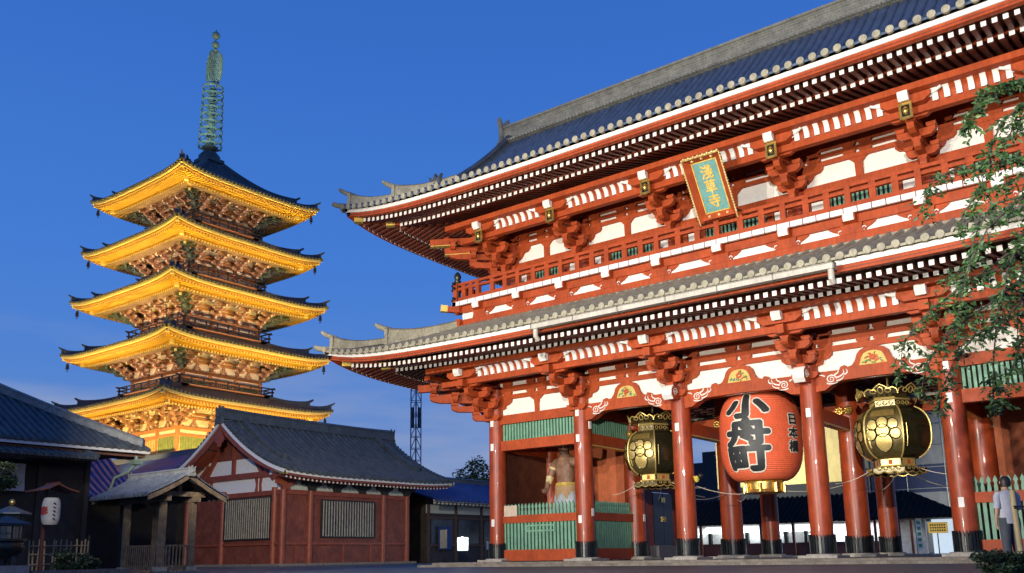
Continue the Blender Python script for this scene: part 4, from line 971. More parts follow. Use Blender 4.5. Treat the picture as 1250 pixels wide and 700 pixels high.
for s in (-1,1):
    m.bar((s*0.885,-0.25,-1.5),(s*0.885,-0.25,1.34),0.05,0.05)
    for k in range(22): m.ball((s*0.9,-0.26,-1.2+2.45*k/21), 0.045, 0, 6)
m.bar((-0.9,-0.26,1.36),(0.9,-0.26,1.36),0.06,0.06)
for k in range(16): m.ball((-0.84+1.68*k/15,-0.28,1.37+0.03*(k%2)), 0.065, 0, 6)
for x,z in ((-0.45,1.22),(0.0,1.24),(0.45,1.22),(-0.4,-1.22),(0.05,-1.23),(0.45,-1.22)): m.ball((x,-0.14,z), 0.07, 0, 6)
m.build('gilt_studs', mat('bright_gilding',(0.95,0.72,0.30),0.3,0.6,var=0.1), pl)
m = MB(TP)
for i, ch in enumerate('淺草寺'):
    vs, fs = text_geo(ch, 0.62, 0.0, 0)
    for n_, (bx, by) in enumerate(bold(0.018, 6)): m.add([(x*0.9+bx, -0.035-0.0006*n_, y+0.62-0.62*i+by) for x, y in vs], fs, 0)
m.build('lettering', GOLDP, pl)
m = MB(); m.bar((10.4,-1.4,11.4),(10.4,0.45,11.6),0.06,0.06); m.bar((11.1,-1.4,11.4),(11.1,0.45,11.6),0.06,0.06); m.build('bracket_arm', BLACKM, pl)

# ---- great red paper lantern
LX, LY, LZ, LRr, LH = 10.48, 1.4, 3.96, 1.38, 1.52
rl = thing('paper_lantern', 'huge red paper lantern with bold black characters hanging in the central bay', 'lantern', (LX, LY, LZ))
def lrad(z):
    t = min(1.0, abs(z)/LH); return LRr*(0.50 + 0.50*(1-t**2.9)**(1/2.0))
m = MB(); prof = []; nr = 46
for k in range(nr+1):
    z = -LH*0.985+2*LH*0.985*k/nr; r = lrad(z)
    prof.append((r+0.008, z))
    if k < nr: zz = z+LH*0.985/nr; prof.append((lrad(zz)-0.012, zz))
m.lathe(prof, (LX,LY,LZ), 96, 0)
def paper():
    mm = mat('red_lantern_paper', (0.74,0.135,0.055), 0.5, var=0.1, scale=2)
    t = mm.node_tree; b = t.nodes['Principled BSDF']; b.inputs['Subsurface Weight'].default_value = 0.0
    return mm
m.build('paper_body', paper(), rl)
def wrap(m, ch, size, off, phi0, zc, eps, sx=1.0, sz=1.0, k=0, cell=0.09):
    vs, fs = text_geo(ch, size, 0.0, cell)
    for n_, (bx, by) in enumerate(bold(off) if off > 0.045 else bold(off, 8)):
        out = []
        for x, y in vs:
            z = zc+y*sz+by; r = lrad(z)+eps+0.0007*n_; a = phi0 + (x*sx+bx)/LRr
            out.append((LX+r*math.sin(a), LY-r*math.cos(a), LZ+z))
        m.add(out, fs, k)
m = MB()
for i, ch in enumerate('小舟町'): wrap(m, ch, 0.92, 0.115, R_(3), (0.93,0.05,-0.83)[i], 0.016, 1.72, (0.85,1.0,0.95)[i])
m.build('character_outline', mat('cream_outline',(0.75,0.68,0.55),0.6), rl)
m = MB()
for i, ch in enumerate('小舟町'): wrap(m, ch, 0.92, 0.068, R_(3), (0.93,0.05,-0.83)[i], 0.030, 1.72, (0.85,1.0,0.95)[i])
m.build('characters', mat('lantern_ink',(0.02,0.024,0.024),0.5), rl)
m = MB()
for i, ch in enumerate('日本橋'): wrap(m, ch, 0.42, 0.045, R_(71), 0.45-0.45*i, 0.016, 1.1, 0.95)
m.build('character_outline', mat('cream_outline',(0.75,0.68,0.55),0.6), rl)
m = MB()
for i, ch in enumerate('日本橋'): wrap(m, ch, 0.42, 0.018, R_(71), 0.45-0.45*i, 0.030, 1.1, 0.95)
m.build('characters', mat('lantern_ink',(0.02,0.024,0.024),0.5), rl)
m = MB(); m.lathe([(0.66,-1.5),(0.70,-1.52),(0.62,-1.56),(0.60,-1.8),(0.64,-1.84),(0.66,-1.9),(0.60,-1.92),(0.3,-1.86)], (LX,LY,LZ), 48)
for k in range(8):
    t = k*PI/4+0.2; m.tube([(LX+0.66*math.cos(t),LY+0.66*math.sin(t),LZ-1.9),(LX+0.67*math.cos(t),LY+0.67*math.sin(t),LZ-1.6)],0.07,8)
m.build('brass_collar', GOLDM, rl)
m = MB(); m.lathe([(0.3,1.62),(0.62,1.6),(0.70,1.56),(0.70,1.46),(0.66,1.42)], (LX,LY,LZ), 48); m.build('brass_collar', GOLDM, rl)
m = MB(); m.tube([(LX,LY,LZ+1.6),(LX,LY,5.8)],0.05,8); m.build('hanging_rod', BLACKM, rl)

# ---- two gilt black lanterns
LACQ = mat('black_gilt_lacquer', (0.06,0.052,0.025), 0.22, 0.7, var=0.25, scale=4, coat=0.3)
BRASS = mat('lit_front_brass', (0.20,0.155,0.055), 0.42, 0.7, var=0.35, scale=4, coat=0.3)  # brighter panel metal, stands in for light on the front faces
GILT = mat('lantern_gilding', (0.78,0.58,0.19), 0.4, 0.7, var=0.15, scale=6)
bl = thing('gilt_lantern', 'black and gold metal lantern hanging in the bay nearest the standing person', 'lantern', (0,0,0), 'gilt metal lanterns flanking the red lantern')
BRAD = 1.13
def brad(z): t = min(1, abs(z)/0.86); return BRAD*(0.40+0.60*(1-t**2.6)**0.55)
hexa = [R_(-90-30+60*k) for k in range(6)]
def hexpt(a, b, s, r): # s in 0..1 between hex corners a, b with slight bulge
    pa = Vector((math.cos(a),math.sin(a))); pb = Vector((math.cos(b),math.sin(b))); q = pa*(1-s)+pb*s
    q = q*(1+0.10*math.sin(PI*s)); return q*r
zs = [-0.80+1.6*k/16 for k in range(17)]
for k in range(6):
    a, b = hexa[k], hexa[(k+1)%6] if k < 5 else hexa[0]+2*PI
    m = MB(); m.grid([[(*hexpt(a,b,s/6,brad(z)),z) for s in range(7)] for z in zs], 0, True); f = m.build('lantern_panel', BRASS if k in (0,5) else LACQ, bl)
    m = MB()
    def pp(s, z, e=0.02): q = hexpt(a,b,s,brad(z)+e); return (q.x,q.y,z)
    if k != 1:  # relief left off the unlit panel so it stays dark
        discs = [(0.5,-0.36,0.27),(0.2,-0.1,0.18),(0.5,0.0,0.2),(0.8,-0.1,0.17),(0.25,0.2,0.17),(0.5,0.26,0.18),(0.75,0.2,0.17)]
        for s, z, r in discs:
            ring = [(s+r*0.9*math.cos(t)/1.15, z+r*math.sin(t)) for t in [2*PI*q/14 for q in range(14)]]
            m.tube([pp(min(0.97,max(0.03,x)),y,0.03) for x,y in ring+[ring[0]]], 0.016, 5, 1); m.add([pp(s,z,0.05)]+[pp(min(0.97,max(0.03,x)),y,0.025) for x,y in ring], [(0,1+q,1+(q+1)%14) for q in range(14)], 0, True)
        m.grid([[pp(0.18+0.64*i/6, 0.46+0.2*j/3, 0.03) for i in range(7)] for j in range(4)], 0, True)
        if k != 1: m.grid([[pp(0.18+0.64*i/6, 0.46+0.2*j/3, 0.03) for i in range(7)] for j in range(4)], 0, True)
    for i in range(3 if k != 1 else 1): m.tube([pp(0.10+0.012*i+0.02, -0.5+0.1*j,0.02) for j in range(8)],0.012,4)
    m.build('gilt_relief', [GILT, LACQ], f)
    m = MB(); m.tube([(*hexpt(a,b,0,brad(z)+0.01),z) for z in zs],0.026,6); m.build('gilt_rib', GILT, bl)
def hexring(m, r0, z0, r1, z1, k=0):
    vs = [(r0*math.cos(t),r0*math.sin(t),z0) for t in hexa]+[(r1*math.cos(t),r1*math.sin(t),z1) for t in hexa]
    m.add(vs, [(i,(i+1)%6,(i+1)%6+6,i+6) for i in range(6)], k); m.add(vs, [tuple(range(6))[::-1], tuple(range(6,12))], k)
m = MB(); hexring(m,0.60,0.78,0.60,1.06); m.build('neck', LACQ, bl)
m = MB()
for z in (0.80,1.04): m.tube([(0.61*math.cos(t),0.61*math.sin(t),z) for t in hexa+[hexa[0]]],0.03,5)
for k in range(6):
    t = hexa[k]+R_(30); c = Vector((math.cos(t),math.sin(t),0))*0.535; d = Vector((-math.sin(t),math.cos(t),0))
    for s in (-0.18,0,0.18): m.tube([c+d*(s+0.06*math.cos(q))+Vector((0,0,0.92+0.06*math.sin(q))) for q in [i*PI/4 for i in range(9)]],0.015,4)
m.build('neck_tracery', GILT, bl)
m = MB()
hexring(m,0.62,1.06,0.95,1.16,1)
for k in range(6):
    t = hexa[k]+R_(30); c = Vector((math.cos(t),math.sin(t),0)); d = Vector((-math.sin(t),math.cos(t),0))
    pts = [(-0.50,0.0),(-0.47,0.14),(-0.36,0.2),(-0.24,0.16),(-0.14,0.24),(0,0.32),(0.14,0.24),(0.24,0.16),(0.36,0.2),(0.47,0.14),(0.50,0.0)]
    P3 = lambda x,y,e=0.0: c*(0.83+0.35*y+e)+d*x+Vector((0,0,1.14+y))
    m.add([P3(x,0) for x,y in pts]+[P3(x,y) for x,y in pts], [(i,i+1,i+12,i+11) for i in range(10)], 1)
    m.tube([P3(x,y,0.01) for x,y in pts],0.022,5)
    for s in (-0.22,0.22): m.tube([P3(s+0.09*math.cos(q),0.11+0.06*math.sin(q),0.02) for q in [i*PI/4 for i in range(9)]],0.016,4)
    m.tube([P3(0.08*math.cos(q),0.13+0.1*math.sin(q),0.02) for q in [i*PI/4 for i in range(9)]],0.016,4)
m.build('crown', [GILT, LACQ], bl)
m = MB(); hexring(m,0.60,-1.05,0.60,-0.78,1)
for z in (-1.04,-0.80): m.tube([(0.61*math.cos(t),0.61*math.sin(t),z) for t in hexa+[hexa[0]]],0.03,5,0)
for k in range(6):
    t = hexa[k]+R_(30); c = Vector((math.cos(t),math.sin(t),0)); d = Vector((-math.sin(t),math.cos(t),0))
    q = lambda x0,x1,z0,z1,e,kk: m.add([c*(0.525+e)+d*x+Vector((0,0,z)) for x,z in ((x0,z0),(x1,z0),(x1,z1),(x0,z1))], [(0,1,2,3)], kk)
    q(-0.26,0.26,-1.02,-0.82,0.01,0); q(-0.06,0.06,-0.99,-0.85,0.016,2)
m.build('base_collar', [GILT, LACQ, RED], bl)
m = MB(); hexring(m,0.88,-1.2,0.58,-1.05,1)
for k in range(6):
    t = hexa[k]+R_(30); c = Vector((math.cos(t),math.sin(t),0)); d = Vector((-math.sin(t),math.cos(t),0))
    pts = [(-0.46+0.92*i/20, -0.03-0.07*abs(math.sin(i/20*PI*3))) for i in range(21)]
    P3 = lambda x,y: c*0.78+d*x+Vector((0,0,-1.18+y))
    m.add([P3(x,0.06) for x,y in pts]+[P3(x,y) for x,y in pts], [(i,i+1,i+22,i+21) for i in range(20)], 1); m.tube([P3(x,y) for x,y in pts],0.02,5)
    for s in (-0.28,-0.1,0.1,0.28): m.tube([c*0.8+d*(s+0.05*math.cos(q))+Vector((0,0,-1.14+0.04*math.sin(q))) for q in [i*PI/3 for i in range(7)]],0.014,4)
m.build('bottom_crown', [GILT, LACQ], bl)
m = MB(); m.tube([(0,0,1.1),(0,0,2.2)],0.035,6); m.lathe([(0.12,1.1),(0.05,1.3),(0.02,1.5)],(0,0,0),8); m.build('hanging_rod', GILT, bl)
CORD = mat('pale_cord',(0.55,0.48,0.38),0.7)
for t0, dx, dz in ((R_(200),-1.9,-0.35),(R_(-20),2.0,-0.3),(R_(100),-1.0,-0.5),(R_(80),1.0,-0.5)):
    p0 = Vector((0.7*math.cos(t0),0.7*math.sin(t0),-1.1)); p1 = Vector((dx, 0.0 if abs(dx) > 1.5 else 2.0, -1.1+dz))
    m = MB(); m.tube([p0.lerp(p1,s)+Vector((0,0,-0.35*s*(1-s))) for s in [i/8 for i in range(9)]],0.012,4); m.build('guy_cord', CORD, bl)
bl.location = (14.83, 1.3, 3.66)
dup(bl, (6.17, 1.7, 3.78), 'black and gold metal lantern hanging by the statue bay, half behind a column')
m = MB()
for (a, b, sag) in (((LX-0.6,LY,2.1),(8.55,3.5,2.0),0.3),((LX-0.5,LY+0.2,2.08),(8.5,0.3,2.35),0.25),((LX+0.6,LY,2.1),(12.5,3.4,2.3),0.2),((8.5,0.2,1.9),(8.3,3.3,2.3),0.2)):
    a, b = Vector(a), Vector(b); m.tube([a.lerp(b,s)+Vector((0,0,-sag*4*s*(1-s)*0.5)) for s in [i/8 for i in range(9)]],0.013,4)
m.build('guy_cord', CORD, rl)
# small clamp lamp on the third column (a fixture, unlit)
cl = thing('clamp_lamp', 'small black clamp lamp fixed to a column beside the red lantern', 'lamp', (8.62,-0.05,2.55))
m = MB(); m.lathe([(0.05,-0.1),(0.09,-0.02),(0.12,0.1)],(8.72,-0.1,2.55),10); m.build('lamp_head', mat('yellow_metal',(0.5,0.4,0.05),0.5), cl)
m = MB(); m.bar((8.55,0.0,2.5),(8.78,-0.06,2.62),0.06,0.06); m.ball((8.86,-0.1,2.66),0.1,0,8); m.build('clamp', BLACKM, cl)

# ================================================================ FIGURES
def skinned(name, J, edges, root, mt, parent, sub=2):
    names = list(J); idx = {n:i for i,n in enumerate(names)}
    me = bpy.data.meshes.new(name); me.from_pydata([J[n][0] for n in names], [(idx[a],idx[b]) for a,b in edges], [])
    o = bpy.data.objects.new(name, me); col.objects.link(o)
    sk_ = o.modifiers.new('skin','SKIN'); sk_.use_smooth_shade = True; me.skin_vertices.new() if not me.skin_vertices else None
    for n in names:
        r = J[n][1]; me.skin_vertices[0].data[idx[n]].radius = r if isinstance(r, tuple) else (r,r)
    me.skin_vertices[0].data[idx[root]].use_root = True
    s_ = o.modifiers.new('sub','SUBSURF'); s_.levels = sub; s_.render_levels = sub
    bpy.context.view_layer.update(); m2 = bpy.data.meshes.new_from_object(o.evaluated_get(dg())); m2.name = name
    bpy.data.objects.remove(o)
    for p_ in m2.polygons: p_.use_smooth = True
    m2.materials.clear(); m2.materials.append(mt)
    o = bpy.data.objects.new(name, m2); col.objects.link(o)
    if parent: o.parent = parent
    return o
# guardian statue, about 4 m tall with its rock, right arm raised, left fist low
SK = mat('statue_flesh_paint', (0.25,0.13,0.075), 0.6, var=0.45, scale=3, bump=0.3, bscale=6)
st = thing('guardian_statue', 'muscular wooden guardian statue with bare torso behind the green picket fence', 'statue', (1.95,2.0,0.35))
st.scale = (1.0,1.0,1.0)
J = dict(pel=((0,0,2.25),(.36,.30)), wai=((0,-.03,2.62),(.36,.30)), che=((0,-.05,3.15),(.50,.38)), sho=((0,0,3.5),(.36,.28)), nec=((0,-.04,3.74),(.17,.17)), jaw=((0,-.12,3.95),(.20,.22)), hea=((0,-.08,4.15),(.24,.26)), top=((0,-.02,4.34),(.14,.16)),
  ls=((-.52,0,3.46),(.2,.2)), le=((-.74,-.04,2.94),(.155,.155)), lw=((-.8,-.22,2.5),(.10,.10)), lh=((-.8,-.3,2.33),(.11,.12)),
  rs=((.52,0,3.46),(.2,.2)), re=((.98,.1,3.4),(.155,.155)), rw=((1.1,-.1,3.85),(.10,.10)), rh=((1.1,-.15,4.05),(.11,.11)),
  lhip=((-.24,0,2.1),(.26,.26)), lk=((-.42,-.1,1.25),(.2,.2)), la=((-.46,.02,.5),(.12,.12)), lf=((-.5,-.26,.4),(.12,.09)),
  rhip=((.24,0,2.1),(.26,.26)), rk=((.42,-.16,1.25),(.2,.2)), ra=((.5,.02,.5),(.12,.12)), rf=((.58,-.26,.4),(.12,.09)))
E_ = [('pel','wai'),('wai','che'),('che','sho'),('sho','nec'),('nec','jaw'),('jaw','hea'),('hea','top'),('sho','ls'),('ls','le'),('le','lw'),('lw','lh'),('sho','rs'),('rs','re'),('re','rw'),('rw','rh'),('pel','lhip'),('lhip','lk'),('lk','la'),('la','lf'),('pel','rhip'),('rhip','rk'),('rk','ra'),('ra','rf')]
for s, h in ((-1,'lh'),(1,'rh')):   # fingers curled into a fist
    hx, hy, hz = J[h][0]; up_ = -1 if h == 'lh' else 1
    for q in range(4):
        x = hx + s*0.0 + (-0.09+0.06*q)
        J[h+f'a{q}'] = ((x,hy-0.10,hz+up_*0.07),(.036,.036)); J[h+f'b{q}'] = ((x,hy-0.15,hz-up_*0.03),(.034,.034)); J[h+f'c{q}'] = ((x,hy-0.08,hz-up_*0.08),(.03,.03))
        E_ += [(h,h+f'a{q}'),(h+f'a{q}',h+f'b{q}'),(h+f'b{q}',h+f'c{q}')]
    J[h+'t0'] = ((hx-s*0.12,hy-0.06,hz+up_*0.02),(.042,.042)); J[h+'t1'] = ((hx-s*0.08,hy-0.17,hz+up_*0.05),(.036,.036)); E_ += [(h,h+'t0'),(h+'t0',h+'t1')]
body = skinned('body', J, E_, 'pel', SK, st)
HAIR = mat('statue_dark_hair',(0.03,0.028,0.025),0.6,var=0.4)
m = MB(); m.lathe([(0.235,4.2),(0.24,4.3),(0.17,4.42),(0.08,4.48),(0.12,4.54),(0.1,4.64),(0.02,4.7)],(0,0.0,0),14); ha = m.build('topknot', HAIR, None); ha.parent = st
m = MB()
for s in (-1,1):
    m.tube([(s*0.20,-0.30,4.22),(s*0.10,-0.35,4.19),(s*0.03,-0.345,4.14)],[0.02,0.04,0.03],6,0); m.ball((s*0.09,-0.325,4.09),0.045,1,8); m.ball((s*0.09,-0.365,4.09),0.02,0,6)
    m.tube([(s*0.26,-0.06,4.16),(s*0.285,-0.04,4.06),(s*0.25,-0.06,3.98)],[0.03,0.045,0.03],6,2)
    m.tube([(s*0.02,-0.365,3.9),(s*0.1,-0.35,3.88),(s*0.15,-0.3,3.84)],[0.022,0.026,0.015],6,0)
m.tube([(0,-0.33,4.14),(0,-0.40,4.03),(0,-0.36,3.99)],[0.03,0.055,0.03],6,2); m.ball((0,-0.33,3.93),0.05,3,8,0.5)
fc = m.build('face', [HAIR, WPAINT, SK, RED], None); fc.parent = st
m = MB(); ring = 22
prof = [(0.40,2.62),(0.46,2.5),(0.50,2.25),(0.56,1.85),(0.66,1.4),(0.72,0.95)]
rows = []
for r, z in prof: rows.append([(r*(1+0.08*math.sin(7*t)*(2.7-z)/1.5)*math.cos(t), r*0.78*(1+0.08*math.sin(7*t)*(2.7-z)/1.5)*math.sin(t), z) for t in [2*PI*k/40 for k in range(41)]])
m.grid(rows, 0, True); sk2 = m.build('skirt', mat('pale_blue_cloth',(0.36,0.40,0.42),0.8,var=0.2), None); sk2.parent = st
m = MB(); m.lathe([(0.42,2.45),(0.47,2.52),(0.43,2.62)],(0,0,0),24,1); m.grid([[(0.5*math.cos(t),0.42*math.sin(t),2.5-0.0*s-0.45*s*(1+0.3*math.sin(5*t))) for t in [PI+PI*k/16 for k in range(17)]] for s in (0,0.5,1)],0,True)
ap = m.build('waist_cloth', [mat('tan_cloth',(0.38,0.24,0.12),0.8), GOLDP], None); ap.parent = st
m = MB(); m.tube([(-0.76,-0.05,2.9),(-0.79,-0.15,2.6)],[0.17,0.125],12); m.tube([(-0.58,0,3.3),(-0.61,0,3.22)],[0.2,0.2],12); ar = m.build('armlet', mat('pale_armlet',(0.62,0.50,0.24),0.5), None); ar.parent = st
rk = MB(); random.seed(5)
rk.lathe([(0.9,-0.43),(0.95,-0.2),(0.85,0.05),(0.7,0.3),(0.3,0.36)],(0,0,0),11); ro = rk.build('rock_base', STONED, None); ro.parent = st
st.location = (1.95,2.0,0.35-0.02)

# visitor standing by the tree stake, seen from behind
pe = thing('person', 'person in a pale grey shirt and dark trousers standing by the wooden tree stake', 'person', (19.33,-8.45,-0.3))
CL_S = mat('pale_grey_shirt',(0.42,0.44,0.50),0.8,var=0.1); CL_T = mat('dark_trousers',(0.06,0.07,0.09),0.8); SKIN = mat('skin',(0.50,0.30,0.20),0.55); HR = mat('dark_hair',(0.02,0.016,0.014),0.5)
J = dict(pel=((0,0,.95),(.155,.115)), wai=((0,0,1.1),(.14,.10)), che=((0,0.01,1.3),(.165,.115)), sho=((0,0.01,1.42),(.12,.085)), nec=((0,0.01,1.5),(.056,.056)), jaw=((0,.03,1.56),(.066,.078)), hea=((0,0.02,1.64),(.078,.093)), top=((0,0.0,1.71),(.055,.065)),
  ls=((-.175,0,1.41),(.056,.056)), le=((-.225,-.01,1.13),(.043,.043)), lw=((-.23,.05,.89),(.03,.028)), lh=((-.23,.065,.83),(.036,.024)),
  rs=((.175,0,1.41),(.056,.056)), re=((.215,.02,1.13),(.043,.043)), rw=((.16,.2,1.0),(.03,.028)), rh=((.14,.25,1.0),(.024,.036)),
  lhip=((-.085,0,.88),(.095,.1)), lk=((-.1,.01,.48),(.062,.066)), la=((-.1,0,.09),(.04,.046)), lf=((-.105,.15,.04),(.04,.032)),
  rhip=((.085,0,.88),(.095,.1)), rk=((.1,.02,.48),(.062,.066)), ra=((.11,0.0,.09),(.04,.046)), rf=((.125,.15,.04),(.04,.032)))
E_ = [('pel','wai'),('wai','che'),('che','sho'),('sho','nec'),('nec','jaw'),('jaw','hea'),('hea','top'),('sho','ls'),('ls','le'),('le','lw'),('lw','lh'),('sho','rs'),('rs','re'),('re','rw'),('rw','rh'),('pel','lhip'),('lhip','lk'),('lk','la'),('la','lf'),('pel','rhip'),('rhip','rk'),('rk','ra'),('ra','rf')]
for h, s in (('lh',-1),('rh',1)):
    hx,hy,hz = J[h][0]
    for q in range(4):
        L_ = (.062,.072,.068,.055)[q]
        if h == 'lh':
            a = (hx, hy+0.028-0.019*q, hz-0.03); b = (hx+0.012, a[1], a[2]-L_*0.55); c = (hx+0.03, a[1]+0.0, a[2]-L_)
        else:
            a = (hx-0.0, hy+0.03, hz+0.028-0.019*q); b = (hx-0.02, a[1]+L_*0.5, a[2]); c = (hx-0.045, a[1]+L_*0.7, a[2])
        J[h+f'a{q}']=(a,(.0095,.0095)); J[h+f'b{q}']=(b,(.0088,.0088)); J[h+f'c{q}']=(c,(.0075,.0075)); E_ += [(h,h+f'a{q}'),(h+f'a{q}',h+f'b{q}'),(h+f'b{q}',h+f'c{q}')]
    t0 = (hx-s*0.02, hy+0.035, hz+0.02) if h == 'lh' else (hx-0.03,hy+0.0,hz+0.035); t1 = (t0[0]-s*0.02,t0[1]+0.02,t0[2]-0.03) if h == 'lh' else (t0[0]-0.02,t0[1]+0.03,t0[2]+0.005)
    J[h+'t0']=(t0,(.012,.012)); J[h+'t1']=(t1,(.0095,.0095)); E_ += [(h,h+'t0'),(h+'t0',h+'t1')]
bo = skinned('body', J, E_, 'pel', SKIN, pe)
def shell(name, rows, mt, par):
    m = MB(); m.grid(rows, 0, True); o = m.build(name, mt, None); o.parent = par; return o
el = lambda cx,cy,z,rx,ry,n=28: [(cx+rx*math.cos(t), cy+ry*math.sin(t), z) for t in [2*PI*k/n for k in range(n+1)]]
shell('shirt', [el(0,0.01,1.49,.062,.062), el(0,0.01,1.47,.12,.085), el(0,0,1.43,.21,.105), el(0,0,1.35,.205,.135), el(0,0.005,1.2,.185,.128), el(0,0,1.05,.18,.128), el(0,0,.9,.192,.138), el(0,0,.84,.192,.138)], CL_S, pe)
for s, e_, w_ in ((-1,(-.225,-.01,1.13),None),(1,(.215,.02,1.13),None)):
    m = MB(); m.tube([(s*.15,0,1.42),(s*.19,0,1.36),e_],[.07,.07,.06],14); o = m.build('sleeve', CL_S, None); o.parent = pe
for s, k_ in ((-1,(-.1,.01,.48)),(1,(.1,.02,.48))):
    m = MB(); m.tube([(s*.085,0,.95),(s*.09,0,.85),k_,(s*.105,0,.06)],[.11,.115,.085,.068],16); o = m.build('trouser_leg', CL_T, None); o.parent = pe
    m = MB(); m.tube([(s*.105,-.06,.035),(s*.11,.06,.045),(s*.118,.19,.035)],[.042,.05,.036],10); o = m.build('shoe', HR, None); o.parent = pe
m = MB(); m.lathe([(0.086,1.55),(0.098,1.62),(0.094,1.69),(0.06,1.745),(0.005,1.76)],(0,-0.008,0),20); o = m.build('hair', HR, None); o.parent = pe
m = MB()
for s in (-1,1): m.ball((s*0.03,0.105,1.645),0.011,1,8); m.ball((s*0.085,0.02,1.635),0.02,0,8,1.6)
m.tube([(0,0.108,1.645),(0,0.132,1.61),(0,0.11,1.6)],[.009,.014,.008],6,0); m.tube([(-.025,.1,1.575),(0,.108,1.573),(.025,.1,1.575)],.006,5,2)
o = m.build('face', [SKIN, WPAINT, RED], None); o.parent = pe
pe.rotation_euler = (0,0,R_(40))
# ================================================================ BUILDINGS WEST OF THE GATE
def rect_roof(par, x0, x1, y0, y1, prof, vmaxes, mt, sp=0.36, r=0.1, up=None, fade=3.0, name='roof_tiles', nv=8, mt2=None, sides='SENW'):
    for sd, (T, half) in frames(x0, x1, y0, y1).items():
        if sd not in sides: continue
        u_ = up(half) if up else (lambda u: 0.0)
        m = MB(T); vm = vmaxes[sd]; tile_slope(m, half, (lambda u, h=half: vm(u, h)), prof, u_, fade, sp, r, nv, 0, True, 1)
        m.build(name, [mt, mt2 or mt], par)
HALL_RED = mat('brick_red_boards', (0.215,0.055,0.027), 0.6, var=0.3, scale=1.5, bump=0.08, bscale=10)
HALL_COL = mat('brick_red_post', (0.29,0.066,0.03), 0.5, var=0.2)
PALEG = mat('pale_green_plaster', (0.50,0.52,0.44), 0.8, var=0.08)
SLATE = mat('grey_green_tile', (0.085,0.10,0.10), 0.55, var=0.3, scale=2.0, bump=0.2, bscale=12)
BTILE = mat('sky_blue_lit_tile', (0.022,0.062,0.24), 0.4, var=0.3, scale=1.5, bump=0.15, bscale=12)  # blue of the sky put into the tile colour
# ---- side hall: gabled, brick-red walls
sh = thing('side_hall', 'brick-red hall with a gabled grey tiled roof and barred windows', 'hall', (-27,12,-0.3))
HX0, HX1, HY0, HY1 = -32.0, -22.0, 6.7, 17.4
def prof_h(v): return 5.22+0.33*v+0.039*v*v
m = MB(); m.box(HX0-0.5,HX1+0.5,HY0-0.5,HY1+0.5,-0.29,-0.14); m.build('stone_base', STONED, sh)
m = MB(); m.box(HX0,HX1,HY0,HY0+0.12,-0.14,4.2); m.build('south_wall', HALL_RED, sh)
m = MB(); m.box(HX1-0.12,HX1,HY0+0.12,HY1,-0.14,4.2); m.build('east_wall', HALL_RED, sh)
m = MB(); m.box(HX0,HX0+0.12,HY0+0.12,HY1,-0.14,5.2); m.box(HX0+0.12,HX1-0.12,HY1-0.12,HY1,-0.14,5.4); m.build('rear_wall', HALL_RED, sh)
for x, y in [(HX1,HY0+0.05),(HX1,8.85),(HX1,15.15),(HX1,HY1),(HX0,HY0+0.05),(-27.95,HY0),(-22.75,HY0),(HX0,HY1)]:
    m = MB(); m.lathe([(0.2,-0.14),(0.2,4.45)],(x,y,0),16); m.build('post', HALL_COL, sh)
def hall_window(T, w, z0, z1, glass):
    m = MB(T); m.box(-w,w,-0.02,0.02,z0,z1); f = m.build('window', glass, sh)
    m = MB(T)
    for a in (-w-0.07,w): m.box(a,a+0.07,-0.09,0.05,z0-0.07,z1+0.07)
    for z in (z0-0.08,z1): m.box(-w,w,-0.09,0.05,z,z+0.08)
    m.build('window_frame', DARK, f)
    m = MB(T); n = int(2*w/0.215)
    for k in range(n): u = -w+2*w*(k+0.5)/n; m.box(u-0.036,u+0.036,-0.07,-0.03,z0,z1)
    m.build('window_bars', mat('weathered_bar',(0.42,0.38,0.29),0.6,var=0.2), f)
GLS = mat('dim_glass', (0.018,0.02,0.022), 0.3, var=0.3)
hall_window(side_T('E',HX1+0.03,12.0), 2.25, 1.5, 3.72, GLS)
hall_window(side_T('S',-25.35,HY0-0.03), 2.3, 1.4, 3.86, mat('curtained_glass',(0.05,0.035,0.014),0.3,var=0.4,scale=0.8))
m = MB(); m.box(HX1,HX1+0.1,HY0,HY1,0.98,1.12); m.box(HX0,HX1,HY0-0.1,HY0,0.98,1.12); m.build('dado_rail', HALL_COL, sh)
m = MB(); m.box(HX1,HX1+0.09,HY0,HY1,4.02,4.3); m.box(HX0,HX1,HY0-0.09,HY0,4.0,4.28); m.build('head_beam', HALL_COL, sh)
for y in (7.8,11.6,14.0): m = MB(); m.box(HX1,HX1+0.07,y-0.08,y+0.08,-0.1,1.0); m.build('wall_stud', HALL_COL, sh)
m = MB(); m.box(HX1-0.06,HX1+0.02,HY0,HY1,4.3,5.5); m.build('plaster_band', PALEG, sh)
for y in (HY0+0.1,8.85,10.9,13.1,15.15,HY1-0.1):
    m = MB(); m.prism([(-0.25,4.3),(0.25,4.3),(0.3,4.5),(0.75,4.66),(0.75,4.9),(-0.75,4.9),(-0.75,4.66),(-0.3,4.5)],'xz',-0.18,0.0)
    m.v = [(HX1+0.02-yy, y+xx, zz) for xx,yy,zz in m.v]; m.build('bracket_arm', DARK if y not in (HY0+0.1,) else HALL_COL, sh)
m = MB(); m.box(HX1-0.02,HX1+0.25,5.9,HY1+2.6,4.9,5.12); m.build('eave_purlin', HALL_COL, sh)
RX0, RX1, RY0, RY1 = -33.5, -20.5, 5.6, 20.6
nov = lambda u, h: 6.5
upg = lambda half: (lambda u: 0.22*(abs(u)/half)**4)
rect_roof(sh, RX0, RX1, RY0, RY1, prof_h, {'E':nov,'W':nov}, SLATE, 0.46, 0.13, upg, 6.0, sides='EW')
